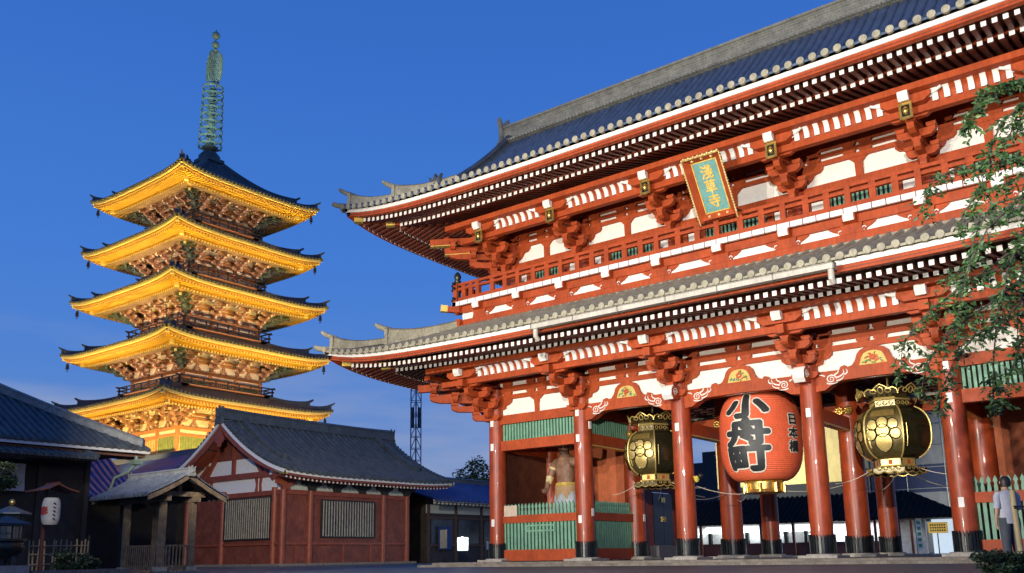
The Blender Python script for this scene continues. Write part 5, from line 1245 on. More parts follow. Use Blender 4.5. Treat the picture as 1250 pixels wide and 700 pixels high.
for sd in 'EW':
    T, half = frames(RX0,RX1,RY0,RY1)[sd]; u_ = upg(half)
    m = MB(T); band(m, half, 0.03, 4.98, 5.15, 0.14, u_, 0); m.build('white_eave_line', WPAINT, sh)
    m = MB(T); band(m, half, 0.1, 4.86, 5.0, 0.16, u_, 0); m.build('eave_fascia', HALL_COL, sh)
    m = MB(T)
    n = 44
    for k in range(n):
        u = -half+0.2+(2*half-0.4)*(k+0.5)/n; p0 = (u,0.3,4.79+u_(u)); p1 = (u,1.6,5.1+u_(u)*0.5); m.bar(p0,p1,0.11,0.13,0); m.bar((u,0.285,p0[2]),(u,0.302,p0[2]),0.12,0.14,1)
    m.build('rafters', [HALL_COL, WPAINT], sh)
    m = MB(T); m.grid([[(u,v,z+u_(u)*(1-v/8)) for v,z in ((0.15,4.99),(1.6,5.3),(4,6.5),(6.45,8.35))] for u in [-half+2*half*q/20 for q in range(21)]],0,True); m.build('soffit_boards', HALL_COL, sh)
    for s, nm in ((-1,0),(1,0)):
        m = MB(T); m.box(s*(half-0.16)-0.14, s*(half-0.16)+0.14, 0.04, 0.5, 4.86+u_(half), 5.16+u_(half)); m.build('gilt_corner', GOLDP, sh)
zrh = prof_h(6.5)
m = MB(); ridge(m, [(-27,y,zrh-0.12+0.10*abs((y-13.1)/7.5)**3) for y in [RY0-0.15+(RY1-RY0+0.3)*k/12 for k in range(13)]], 0.55, 0.75); onigawara(m,(-27,RY0-0.2,zrh-0.35),(0,-1,0),0.62,1.15); onigawara(m,(-27,RY1+0.2,zrh-0.35),(0,1,0),0.62,1.15); m.build('main_ridge', SLATE, sh)
for sx in (1,-1):
    for y in (RY0+1.55, RY1-1.55):
        m = MB(); P = [(-27+sx*(6.5-v), y, prof_h(v)+0.02) for v in [2.1+4.2*k/8 for k in range(9)]]
        ridge(m, P, 0.36, 0.38); onigawara(m, Vector(P[0])+Vector((sx*0.1,0,-0.05)), (sx,0,0), 0.36, 0.55); m.build('descending_ridge', SLATE, sh)
# verges: bargeboard, white line, a row of verge tiles
for y, dy in ((RY0,-1),(RY1,1)):
    for sx in (1,-1):
        pv = [0.0+6.5*k/14 for k in range(15)]; X = lambda v: -27+sx*(6.5-v)
        m = MB(); q = [(X(v), prof_h(v)-0.28+0.22*(1-v/6.5)**2) for v in pv]+[(X(v), prof_h(v)-0.07+0.22*(1-v/6.5)**2) for v in pv[::-1]]; m.prism(q,'xz',y+dy*0.09-0.05,y+dy*0.09+0.05); m.build('white_verge_line', WPAINT, sh)
        m = MB(); q = [(X(v), prof_h(v)-0.80+0.38*(1-v/6.5)+0.22*(1-v/6.5)**2) for v in pv]+[(X(v), prof_h(v)-0.165+0.22*(1-v/6.5)**2) for v in pv[::-1]]; m.prism(q,'xz',y-dy*0.02-0.045,y-dy*0.02+0.045); b_ = m.build('bargeboard', HALL_COL, sh)
        m = MB(); v0 = 0.0; q = [(X(v), prof_h(v)-0.64+0.25*(1-v/6.5)+0.22*(1-v/6.5)**2) for v in (0,0.3,0.6,0.9)]+[(X(v), prof_h(v)-0.16+0.22*(1-v/6.5)**2) for v in (0.9,0.6,0.3,0)]; m.prism(q,'xz',y-dy*0.02-0.06,y-dy*0.02+0.06); m.build('gilt_corner', mat('green_gilt_fitting',(0.34,0.30,0.09),0.5,0.3), b_)
        m = MB()
        for k in range(22):
            v = 0.15+6.1*k/21; z = prof_h(v)+0.06+0.22*(1-v/6.5)**2
            m.tube([(X(v),y+dy*0.10,z-0.04),(X(v),y-dy*0.55,z+0.02)],0.115,8)
        m.build('verge_tiles', SLATE, sh)
# gable face: plaster, beams, hanging ornament
m = MB(); m.prism([(-32.0,4.28),(-22.0,4.28),(-22.0,5.4),(-24.0,6.4),(-27,8.55),(-30,6.4),(-32.0,5.4)],'xz',HY0+0.05,HY0+0.12); m.build('gable_plaster', WHITE, sh); m = MB(); m.prism([(-29.9,6.45),(-24.1,6.45),(-27,8.5)],'xz',HY0-0.02,HY0+0.05); m.build('gable_boards', HALL_RED, sh)
m = MB(); m.box(-31.9,-22.1,HY0-0.12,HY0+0.05,5.15,5.5); m.build('gable_beam', HALL_COL, sh)
for x0,z0,x1,z1 in ((-24.1,5.5,-25.6,7.3),(-29.9,5.5,-28.4,7.3),(-27,5.4,-27,8.4),(-22.9,5.0,-24.3,6.2),(-31.1,5.0,-29.7,6.2)):
    m = MB(); m.bar((x0,HY0-0.03,z0),(x1,HY0-0.03,z1),0.28,0.16,up=(0,1,0)); m.build('gable_strut', HALL_COL, sh)
for k in range(9): x = -30.4+6.8*k/8; m = MB(); m.bar((x,HY0-0.95,8.25-0.62*abs(x+27)),(x,HY0,8.25-0.62*abs(x+27)),0.12,0.14); m.build('gable_rafter', DARK, sh)
for x in (-24.4,-29.6):   # bow-shaped frames on the lower panels
    for s in (-1,1):
        m = MB(); m.prism([(x+s*0.12,4.28),(x+s*0.3,4.28),(x+s*0.22,4.7),(x+s*0.34,5.16),(x+s*0.12,5.16)],'xz',HY0-0.06,HY0+0.05); m.build('panel_post', HALL_COL, sh)
m = MB(); ox, oz, oy = -27, 7.75, RY0-0.09
for dx,dz,r in ((0,0.28,0.26),(-0.22,-0.05,0.25),(0.22,-0.05,0.25),(0,-0.38,0.2)):
    m.prism([(ox+dx+r*math.cos(t),oz+dz+r*math.sin(t)) for t in [2*PI*k/14 for k in range(14)]],'xz',oy-0.05-0.01*r,oy+0.03+0.004*dz)
m.build('gable_pendant', HALL_COL, sh)
m = MB(); m.prism([(-22.7+0.0,5.2),(-22.35,5.2),(-22.35,5.62),(-22.7,5.62)],'xz',HY0-0.5,HY0-0.12); m.build('white_nosing', WPAINT, sh)
spot('court_fill_lamp', (-7,2,7.5), (-23,11,2.2), 1300, 62, WARM, 0.4, 0.8)  # unseen lamp lighting the hall's east wall
spot('court_fill_lamp', (4,-21,11), (-24,8,5.0), 27000, 36, WARM, 0.4, 0.7)  # unseen lamp added to warm the hall's roof and gable

# ---- blue-roofed cloister round the pagoda (behind the side hall)
cl2 = thing('cloister_hall', 'long dark hall with a deep blue tiled roof in front of the pagoda', 'hall', (-48,10,-0.3))
def prof_c(v): return 5.0+0.42*v+0.02*v*v
m = MB(); m.box(-64,-33.5,6.9,11.3,-0.28,5.6); m.box(-64,-33.5,10.9,11.3,5.6,7.6); m.build('wall', DARK, cl2)
rect_roof(cl2, -66, -33.2, 5.2, 16.8, prof_c, {'S':lambda u,h:5.75}, BTILE, 0.36, 0.1, None, sides='S')
m = MB(); ridge(m, [(-66,11,prof_c(5.8)-0.1),(-33.2,11,prof_c(5.8)-0.1)], 0.45, 0.5); m.build('main_ridge', mat('dark_blue_ridge',(0.035,0.05,0.10),0.5), cl2)
wing = thing('cloister_wing', 'low wing with a steep blue ribbed roof between the dark hall and the small gateway', 'hall', (-37,-4,-0.3))
m = MB(); m.box(-44,-37.5,-9,5.0,-0.28,4.6); m.build('wall', DARK, wing)
rect_roof(wing, -46, -35.5, -10, 5.6, lambda v: 4.4+0.5*v+0.03*v*v, {'E':lambda u,h:5.2,'W':lambda u,h:5.2}, BTILE, 0.5, 0.14, None, sides='EW')
m = MB(); ridge(m, [(-40.75,-10,7.75),(-40.75,5.6,7.75)], 0.45, 0.5); m.build('main_ridge', BTILE, wing)

# ---- long low building beyond the side hall
lb = thing('long_office', 'long low building with a blue roof and pale plaster band behind the side hall', 'building', (-26,38,-0.3))
m = MB(); m.box(-32,-24,21.5,62,-0.28,4.6); m.build('wall', mat('grey_brown_boards',(0.05,0.042,0.035),0.7,var=0.3), lb)
m = MB(); m.box(-24.02,-23.95,21.5,62,3.35,4.0); m.build('plaster_band', PALEG, lb)
for k in range(14): y = 21.7+3.1*k; m = MB(); m.box(-24,-23.86,y-0.12,y+0.12,-0.28,4.0); m.build('post', mat('brown_post',(0.10,0.06,0.04),0.6), lb)
for z in (0.9,2.95): m = MB(); m.box(-24,-23.88,21.5,62,z,z+0.16); m.build('rail', mat('brown_post',(0.10,0.06,0.04),0.6), lb)
for k in range(13): y = 23.25+3.1*k; m = MB(); m.box(-23.99,-23.93,y-1.2,y+1.2,1.1,2.9); m.build('window', mat('night_glass',(0.05,0.06,0.07),0.15,var=0.4,scale=0.6), lb)
rect_roof(lb, -34.0, -22.5, 20.8, 63, lambda v: 4.25+0.24*v+0.02*v*v, {'E':lambda u,h:5.7,'W':lambda u,h:5.7}, BTILE, 0.4, 0.1, None, sides='EW')
m = MB(); ridge(m, [(-28.25,20.6,6.2),(-28.25,63,6.2)], 0.45, 0.5); m.build('main_ridge', SLATE, lb)
m = MB(); m.box(-22.6,-22.48,20.8,63,4.12,4.26,0)
for k in range(95): y = 21+41.8*k/94; m.box(-22.72,-22.56,y-0.07,y+0.07,3.94,4.08,0)
m.build('rafter_ends', mat('dim_white_paint',(0.55,0.52,0.45),0.6), lb)

# ---- small roofed gateway of weathered timber
WTH = mat('weathered_timber', (0.24,0.175,0.11), 0.75, var=0.35, scale=4, bump=0.25, bscale=20)
GT = mat('pale_grey_tile', (0.17,0.19,0.21), 0.55, var=0.3, scale=2.5, bump=0.2, bscale=14)
pg = thing('roofed_gateway', 'small weathered timber gateway with its own tiled gable roof', 'gateway', (-12.6,-7.0,-0.3))
for x, y, nm in ((-11.2,-7.75,0),(-11.2,-6.4,0),(-13.9,-7.75,0),(-13.9,-6.4,0)):
    m = MB(); m.box(x-0.11,x+0.11,y-0.11,y+0.11,-0.15,2.55); po = m.build('post', WTH, pg)
    m = MB(); m.box(x-0.2,x+0.2,y-0.2,y+0.2,-0.295,-0.12); m.build('post_base', STONE, po)
for y in (-7.75,-6.4): m = MB(); m.box(-14.4,-10.8,y-0.1,y+0.1,2.5,2.72); m.build('eave_beam', WTH, pg)
for x in (-11.2,-13.9):
    m = MB(); m.box(x-0.09,x+0.09,-8.2,-5.9,2.72,2.92); m.build('tie_beam', WTH, pg)
    m = MB(); m.box(x-0.08,x+0.08,-7.15,-7.0,2.9,3.35); m.build('king_post', WTH, pg)
def prof_p(v): return 2.72+0.42*v+0.06*v*v
rect_roof(pg, -14.9, -10.4, -8.85, -5.3, prof_p, {'S':lambda u,h:1.74,'N':lambda u,h:1.74}, GT, 0.28, 0.085, None, sides='SN', nv=6)
m = MB(); ridge(m, [(-14.95,-7.08,3.55),(-10.4,-7.08,3.55)], 0.28, 0.32); onigawara(m,(-10.35,-7.08,3.5),(1,0,0),0.28,0.42); onigawara(m,(-15,-7.08,3.5),(-1,0,0),0.28,0.42); m.build('main_ridge', mat('pale_ridge_tile',(0.28,0.29,0.28),0.6,var=0.2), pg)
for x in (-10.5,-14.8):
    for s in (1,-1):
        m = MB(); pv = [0,0.45,0.9,1.35,1.76]; Y = lambda v: -7.075+s*(1.775-v)
        m.prism([(Y(v),prof_p(v)-0.24) for v in pv]+[(Y(v),prof_p(v)-0.04) for v in pv[::-1]],'yz',x-0.04,x+0.04); m.build('bargeboard', WTH, pg)
m = MB()
for k in range(12): x = -14.6+4.0*k/11; m.bar((x,-8.75,2.62),(x,-7.1,3.38),0.07,0.08); m.bar((x,-5.4,2.62),(x,-7.06,3.38),0.07,0.08)
m.build('rafters', DARK, pg)
# low picket fences between its posts
def low_fence(P0, P1, label):
    P0, P1 = Vector(P0), Vector(P1); d = P1-P0; Ln = d.length; d.normalize()
    r = thing('picket_fence', label, 'fence', P0)
    M = Matrix.Translation(P0) @ Matrix(((d.x,-d.y,0,0),(d.y,d.x,0,0),(0,0,1,0),(0,0,0,1)))
    for z in (0.16,0.98): m = MB(M); m.box(0.02,Ln-0.02,-0.03,0.03,z,z+0.07); m.build('rail', WTH, r)
    n = int(Ln/0.15)
    for k in range(n): u = 0.08+(Ln-0.16)*k/(n-1); m = MB(M); m.box(u-0.03,u+0.03,-0.055,-0.03,0.02,1.05); m.build('picket', WTH, r)
low_fence((-13.78,-7.75,-0.29),(-11.32,-7.75,-0.29),'low grey picket fence along the south side of the small gateway')
low_fence((-11.2,-7.62,-0.29),(-11.2,-6.52,-0.29),'low grey picket fence across the east opening of the small gateway')
jar = thing('stone_jar', 'squat grey stone jar behind the picket fence of the small gateway', 'jar', (-12.0,-7.2,-0.3))
m = MB(); m.lathe([(0.16,0.0),(0.24,0.1),(0.3,0.45),(0.3,0.75),(0.22,0.85),(0.24,0.9)],(-12.0,-7.2,-0.29),18); m.build('jar_body', mat('grey_green_stone',(0.13,0.14,0.12),0.7,var=0.3), jar)
m = MB(); m.lathe([(0.26,0.9),(0.2,0.97),(0.05,1.02),(0.05,1.06)],(-12.0,-7.2,-0.29),18); m.build('lid', DARK, jar)

# ---- dark hall on the far left
dh = thing('dark_hall', 'dark timber hall with a hipped blue-grey roof and a mauve door curtain', 'hall', (-24,-15,-0.3))
m = MB(); m.box(-30,-18.1,-26,-7.4,-0.28,5.6); m.build('wall', DARK, dh)
for y in (-7.5,-9.6,-11.8,-14.0,-16.2): m = MB(); m.box(-18.12,-17.95,y-0.11,y+0.11,-0.28,4.9); m.build('post', mat('brown_black_post',(0.035,0.028,0.024),0.6), dh)
def prof_d(v): return 5.25+0.5*v+0.012*v*v
rect_roof(dh, -34, -16.5, -28, -5.4, prof_d, {s_:(lambda u,h: min(8.7, h-abs(u)) ) for s_ in 'SENW'}, SLATE, 0.34, 0.10, None, sides='SENW', nv=10)
m = MB(); ridge(m, [(-16.6-0.0-t, -5.5-t, prof_d(t)+0.02) for t in [0.1+8.5*k/8 for k in range(9)]][::1], 0.42, 0.42); m.build('hip_ridge', mat('pale_hip_tile',(0.26,0.27,0.25),0.6,var=0.3), dh)
m = MB(); ridge(m, [(-16.6-t, -27.9+t, prof_d(t)+0.02) for t in [0.1+8.5*k/8 for k in range(9)]], 0.42, 0.42); m.build('hip_ridge', SLATE, dh)
m = MB(); ridge(m, [(-25.25,-14.1,prof_d(8.7)-0.1),(-25.25,-19.3,prof_d(8.7)-0.1)], 0.5, 0.6); m.build('main_ridge', SLATE, dh)
m = MB(); m.box(-16.62,-16.46,-28,-5.4,5.02,5.14); m.build('white_eave_line', WPAINT, dh)
m = MB(); m.box(-18.0,-16.7,-28,-5.5,4.86,5.0); m.build('eave_boards', mat('brown_eave',(0.16,0.07,0.04),0.6), dh)
T, half = frames(-34,-15.6,-28,-8.3)['E']
m = MB(T)
tile_slope(m, half, lambda u: 2.5, lambda v: 4.55+0.26*v, lambda u: 0, 3, 0.34, 0.095, 5, 0, True, 0); m.build('pent_roof', SLATE, dh)
m = MB(); m.box(-18.1,-15.7,-28,-8.4,4.4,4.5); m.build('pent_soffit', DARK, dh)
m = MB(); m.tube([(-18.1,-8.35,5.2),(-15.6,-8.35,4.65)],0.13,8); m.build('verge_tile', SLATE, dh)
dp = MB(); dp.tube([(-16.2,-6.2,4.85),(-16.2,-6.2,4.6)],0.09,8); dp.box(-16.4,-16.0,-6.4,-6.0,4.45,4.66); dp.tube([(-16.2,-6.2,4.5),(-16.3,-6.5,4.1),(-16.7,-6.9,3.85),(-16.9,-7.0,3.2)],0.07,8); dp.build('rainwater_head', mat('green_copper',(0.17,0.24,0.18),0.5), dh)
nc = MB(); rows = [[(-17.3,-12.9+2.35*u/12, 4.25-1.15*v/6+0.02*math.sin(u*1.3)) if v == 0 else (-17.3+0.05*math.sin(u*0.9+v*0.5), -12.9+2.35*u/12, 4.25-1.15*v/6+0.015*math.sin(u*0.8)) for u in range(13)] for v in range(7)]
nc.grid(rows,0,True); tag(nc.build('door_curtain', mat('mauve_white_cloth',(0.42,0.38,0.42),0.8,var=0.1)), 'pale mauve cloth curtain hanging under the eave of the dark hall', 'curtain')

# ---- white lantern under its own little roof, bamboo fence, shrub, burner
wl = thing('post_lantern', 'white paper lantern with red mark hung below a tiny red-edged roof', 'lantern', (-9.3,-13.15,-0.3))
c0 = Vector((-9.3,-13.15,1.85))
prof = []
for k in range(31):
    z = -0.46+0.92*k/30; r = 0.30*(0.55+0.45*(1-min(1,abs(z)/0.48)**3)**0.5); prof.append((r+0.004,z)); 
    if k < 30: prof.append((r-0.008,z+0.015))
m = MB(); m.lathe(prof, c0, 40); m.build('paper_body', mat('white_lantern_paper',(0.62,0.60,0.54),0.7,var=0.06), wl)
def wrap2(m, ch, size, phi, zc, off, k=0):
    vs, fs = text_geo(ch, size, 0, 0.05)
    for n_, (bx,by) in enumerate(bold(off,6)):
        m.add([( c0.x+0.312*math.sin(phi+(x+bx)/0.3)*(0.55+0.45*(1-min(1,abs(zc+y)/0.48)**3)**0.5)+0.0006*n_*math.sin(phi), c0.y-0.312*math.cos(phi+(x+bx)/0.3)*(0.55+0.45*(1-min(1,abs(zc+y)/0.48)**3)**0.5)-0.0006*n_*math.cos(phi), c0.z+zc+y+by) for x,y in vs], fs, k)
m = MB(); wrap2(m, '奉', 0.34, R_(18), 0.0, 0.012); m.build('red_mark', mat('red_ink',(0.45,0.05,0.03),0.6), wl)
m = MB()
for k in range(5):
    for s in (-0.05,0.04):
        m.tube([c0+Vector((0.315*math.sin(R_(80)+s),-0.315*math.cos(R_(80)+s),0.28-0.13*k)), c0+Vector((0.318*math.sin(R_(84)+s+0.1),-0.318*math.cos(R_(84)+s+0.1),0.22-0.13*k))],0.014,5)
m.build('brush_marks', BLACKM, wl)
m = MB(); m.lathe([(0.2,-0.5),(0.21,-0.46)],c0,20); m.lathe([(0.2,0.46),(0.21,0.5)],c0,20); m.build('lantern_hoop', BLACKM, wl)
m = MB()
for s in (1,-1): m.add([c0+Vector(q) for q in ((-0.45,0,0.95),(0.45,0,0.95),(0.5,s*0.35,0.78),(-0.5,s*0.35,0.78),(0.52,s*0.68,0.70),(-0.52,s*0.68,0.70),(-0.45,0,0.90),(0.45,0,0.90),(0.5,s*0.35,0.73),(-0.5,s*0.35,0.73),(0.52,s*0.68,0.65),(-0.52,s*0.68,0.65))],
    [(0,1,2,3),(3,2,4,5),(6,9,8,7),(9,11,10,8),(1,7,8,2),(2,8,10,4),(0,3,9,6),(3,5,11,9),(4,10,11,5)], 0, True)
m.bar(c0+Vector((-0.46,0,0.95)),c0+Vector((0.46,0,0.95)),0.08,0.08,0)
m.build('little_roof', mat('rust_red_roof',(0.20,0.065,0.035),0.6,var=0.3), wl)
m = MB(); m.box(c0.x-0.5,c0.x-0.42,c0.y-0.05,c0.y+0.05,-0.29,2.75); m.bar(c0+Vector((-0.46,0,0.8)),c0+Vector((0.1,0,0.8)),0.06,0.06); m.tube([c0+Vector((0,0,0.48)),c0+Vector((0,0,0.82))],0.012,5); m.build('post', mat('dull_red_post',(0.12,0.04,0.03),0.6), wl)
bf = thing('bamboo_fence', 'open bamboo lattice fence behind the shrub, tied with dark cord', 'fence', (-11.3,-11.8,-0.3))
BAM = mat('dry_bamboo', (0.36,0.27,0.14), 0.55, var=0.3, scale=5)
A, B = Vector((-11.0,-12.95,-0.3)), Vector((-11.5,-10.6,-0.3))
rnd = random.Random(4)
for k in range(17):
    if k in (5,9,12): continue
    p_ = A.lerp(B,k/16); m = MB(); m.tube([p_, p_+Vector((rnd.uniform(-.03,.03),rnd.uniform(-.05,.05),1.22+rnd.uniform(-.06,.06)))],0.03,7); m.build('bamboo_upright', BAM, bf)
for z in (0.35,0.7,1.0): m = MB(); m.tube([A+Vector((0.04,0,z)),B+Vector((0.04,0,z+0.03))],0.026,7); m.build('bamboo_rail', BAM, bf)
m = MB(); m.tube([B+Vector((0,0.02,0)),B+Vector((0,0.02,1.42))],0.05,8); m.build('end_post', DARK, bf)

def leaf_cloud(mb, cen, rad, n, size, seed, mats=3, flat=0.0, hollow=0.4, lump=1.0):
    """many small leaves spread unevenly through an ellipsoidal volume"""
    rr = random.Random(seed); cen = Vector(cen); lumps = []
    for _ in range(int(9*lump)): 
        d = Vector((rr.gauss(0,1),rr.gauss(0,1),rr.gauss(0,1))).normalized(); lumps.append((d*rr.uniform(0.35,0.85), rr.uniform(0.22,0.5)))
    for _ in range(n):
        c, r = rr.choice(lumps); d = Vector((rr.gauss(0,1),rr.gauss(0,1),rr.gauss(0,1))).normalized()*r*rr.uniform(hollow,1)
        p_ = c+d; p_ = cen+Vector((p_.x*rad[0],p_.y*rad[1],p_.z*rad[2]))
        a = Vector((rr.gauss(0,1),rr.gauss(0,1),rr.gauss(0,0.6))).normalized(); b = a.orthogonal().normalized(); b.rotate(Matrix.Rotation(rr.uniform(0,6.28),3,a)); s = size*rr.uniform(0.6,1.3)
        mb.add([p_-a*s, p_+b*s*0.45, p_+a*s, p_-b*s*0.45], [(0,1,2,3)], rr.randrange(mats))
LEAFD = [mat('deep_leaf',(0.025,0.045,0.018),0.6,var=0.3), mat('mid_leaf',(0.045,0.08,0.028),0.6,var=0.3), mat('light_leaf',(0.085,0.13,0.035),0.55,var=0.3)]
sb = thing('clipped_shrub', 'rounded leafy shrub in a low stone kerb in front of the bamboo fence', 'shrub', (-6.9,-13.4,-0.3))
m = MB(); leaf_cloud(m, (-6.9,-13.3,0.12), (0.75,1.0,0.45), 2600, 0.06, 3, 3, lump=2); m.build('foliage', LEAFD, sb)
m = MB()
for k in range(9): t = k*0.7; m.tube([(-6.9,-13.3,-0.29),(-6.9+0.4*math.cos(t),-13.3+0.5*math.sin(t),0.25)],[0.03,0.012],5)
m.build('stems', DARK, sb)
kb = MB(); kb.box(-6.0,-5.8,-15.2,-12.1,-0.295,-0.12); kb.box(-8.2,-6.0,-12.3,-12.1,-0.295,-0.12); tag(kb.build('planter_kerb', STONED), 'low stone kerb edging the bed under the clipped shrub', 'kerb')

bn = thing('incense_burner', 'dark bronze bowl burner on a pale stone block beside the metal lantern', 'burner', (-6.3,-15.7,-0.3))
bc = Vector((-6.35,-15.85,0))
m = MB(); m.lathe([(0.2,0.22),(0.34,0.26),(0.5,0.42),(0.56,0.6),(0.52,0.72),(0.6,0.76),(0.6,0.82),(0.5,0.83),(0.45,0.7)],bc,28); m.build('bowl', mat('dark_bronze',(0.05,0.055,0.045),0.35,0.7), bn)
for k in range(3): t = k*2.1+0.4; m = MB(); m.tube([bc+Vector((0.3*math.cos(t),0.3*math.sin(t),0.32)),bc+Vector((0.42*math.cos(t),0.42*math.sin(t),0.12)),bc+Vector((0.38*math.cos(t),0.38*math.sin(t),0.02))],[0.09,0.07,0.08],8); m.build('leg', mat('dark_bronze',(0.05,0.055,0.045),0.35,0.7), bn)
m = MB(); m.box(bc.x-0.55,bc.x+0.55,bc.y-0.55,bc.y+0.55,-0.295,0.04); m.build('stone_block', STONE, bn)
for dx,dy in ((0.35,0.35),(-0.35,0.35),(0.35,-0.35),(-0.35,-0.35)): m = MB(); m.tube([bc+Vector((dx,dy,0.8)),bc+Vector((dx,dy,1.25))],0.03,6); m.build('canopy_post', BLACKM, bn)
m = MB(); m.lathe([(0.75,1.22),(0.72,1.28),(0.3,1.42),(0.06,1.5)],bc,4,0,False,PI/4); m.build('canopy', BLACKM, bn)
ml = thing('metal_lantern', 'grey metal garden lantern with lattice sides and a gilt knob', 'lantern', (-9.2,-14.5,-0.3))
mc = Vector((-9.2,-14.5,0))
m = MB(); m.lathe([(0.42,0),(0.3,0.2),(0.12,0.3),(0.12,0.6),(0.35,0.72)],mc+Vector((0,0,-0.29)),8,0,False); m.build('pedestal', BLACKM, ml)
m = MB()
for k in range(8): t = k*PI/4; m.tube([mc+Vector((0.36*math.cos(t),0.36*math.sin(t),0.42)),mc+Vector((0.36*math.cos(t),0.36*math.sin(t),1.7))],0.025,5)
m.lathe([(0.3,0.42),(0.3,1.7)],mc,8,1,False)
for z in (0.6,0.85,1.1,1.35,1.6): m.tube([mc+Vector((0.36*math.cos(t),0.36*math.sin(t),z)) for t in [k*PI/4 for k in range(9)]],0.012,4)
m.build('lattice_chamber', [mat('grey_metal',(0.14,0.16,0.15),0.45,0.4), mat('pale_lantern_glass',(0.12,0.13,0.12),0.4)], ml)
m = MB(); m.lathe([(0.66,1.7),(0.64,1.75),(0.3,1.88),(0.08,1.98)],mc,8,0,False); m.build('canopy', mat('grey_metal',(0.14,0.16,0.15),0.45,0.4), ml)
m = MB(); m.ball(mc+Vector((0,0,2.1)),0.1,0,12,1.15); m.build('gilt_knob', GOLDM, ml)
spot('court_fill_lamp', (-1,-19,5.5), (-10.5,-10.5,1.6), 1500, 46, WARM, 0.3, 0.9)  # unseen lamp added to brighten the small gateway and bamboo fence

# ---- trees
def leafy_tree(name, label, base, h, rad, n, size, seed, mats_, nl=7, group=None):
    t = thing(name, label, 'tree', base, group); b = Vector(base); rr = random.Random(seed)
    m = MB(); m.tube([b, b+Vector((0.1*h*0.1,0,h*0.3)), b+Vector((0,0,h*0.62))],[0.035*h,0.026*h,0.012*h],10)
    for k in range(nl):
        a = rr.uniform(0,6.28); z = h*rr.uniform(0.3,0.55); e = b+Vector((math.cos(a)*rad*0.7,math.sin(a)*rad*0.7,z+h*rr.uniform(0.12,0.3)))
        m.tube([b+Vector((0,0,z)), b.lerp(e,0.5)+Vector((0,0,z*0.5)), e],[0.014*h,0.009*h,0.004*h],6)
    m.build('trunk', mat('tree_bark',(0.07,0.055,0.04),0.85,var=0.3,bump=0.4,bscale=10), t)
    m = MB(); leaf_cloud(m, b+Vector((0,0,h*0.66)), (rad,rad,h*0.36), n, size, seed, len(mats_), lump=2.2); m.build('crown', mats_, t)
    return t
leafy_tree('broadleaf_tree','tall dark tree rising behind the long low building beside the gate column',(-33.0,46.5,-0.3),15.5,4.4,9000,0.22,11,LEAFD)
leafy_tree('broadleaf_tree','shorter dark tree beside a taller one, above the long blue roof',(-37.5,44.5,-0.3),10.5,3.2,5000,0.2,12,LEAFD)
lt = thing('garden_pine', 'small dark leafy tree leaning over the bronze bowl burner', 'tree', (-5.6,-17.6,-0.3))
m = MB(); m.tube([(-5.9,-18.2,-0.29),(-5.8,-17.9,1.2),(-5.4,-17.2,2.3),(-5.0,-16.4,2.7)],[0.12,0.1,0.07,0.03],8); m.build('trunk', mat('tree_bark',(0.07,0.055,0.04),0.85), lt)
m = MB(); leaf_cloud(m,(-5.2,-16.9,2.55),(0.9,1.0,0.6),2600,0.06,21,3,lump=1.5); m.build('crown', LEAFD, lt)

# ---- steel lattice ride tower far behind
lw = thing('lattice_tower', 'slim blue steel lattice tower standing far behind the roofs', 'tower', (-81.6,80.7,-0.3))
TB = mat('blue_steel_paint',(0.045,0.085,0.16),0.5,0.1); w = 0.85; tc_ = Vector((-81.6,80.7,0))
ang = YAW
rot = Matrix.Rotation(0.75,3,'Z')
cs = [tc_+rot@Vector((a*w,b*w,0)) for a,b in ((-1,-1),(1,-1),(1,1),(-1,1))]
for c in cs: m = MB(); m.tube([c+Vector((0,0,-0.3)),c+Vector((0,0,32.5))],0.085,6); m.build('mast', TB, lw)
m = MB(); m.tube([tc_+Vector((0,0,-0.3)),tc_+Vector((0,0,32.5))],0.12,6); m.build('mast', TB, lw)
for i in range(4):
    a, b = cs[i], cs[(i+1)%4]; m = MB()
    for k in range(16):
        z = 2*k; m.bar(a+Vector((0,0,z)),b+Vector((0,0,z)),0.1,0.1); m.bar(a+Vector((0,0,z)),b.lerp(a,0.5)+Vector((0,0,z+2)),0.07,0.07); m.bar(b+Vector((0,0,z)),b.lerp(a,0.5)+Vector((0,0,z+2)),0.07,0.07)
    m.build('lattice', TB, lw)
m = MB(); m.box(tc_.x-0.6,tc_.x-0.2,tc_.y-0.6,tc_.y-0.2,21.5,25); m.box(tc_.x+0.2,tc_.x+0.6,tc_.y+0.2,tc_.y+0.6,21.5,25); m.build('ride_car', mat('dark_blue_steel',(0.02,0.03,0.05),0.5), lw)
far = thing('office_block', 'distant dark office block with stepped top seen through the gate', 'building', (-110,250,-0.3))
NB = mat('night_concrete',(0.02,0.024,0.03),0.7,var=0.3,scale=0.2)
m = MB(); m.box(-113,-104,246,256,-0.3,29.5); m.box(-109,-104,246.4,256,29.5,33); m.build('wall', NB, far)
m = MB(); m.box(-130,-113,248,262,-0.3,20); m.build('low_wing', NB, far)

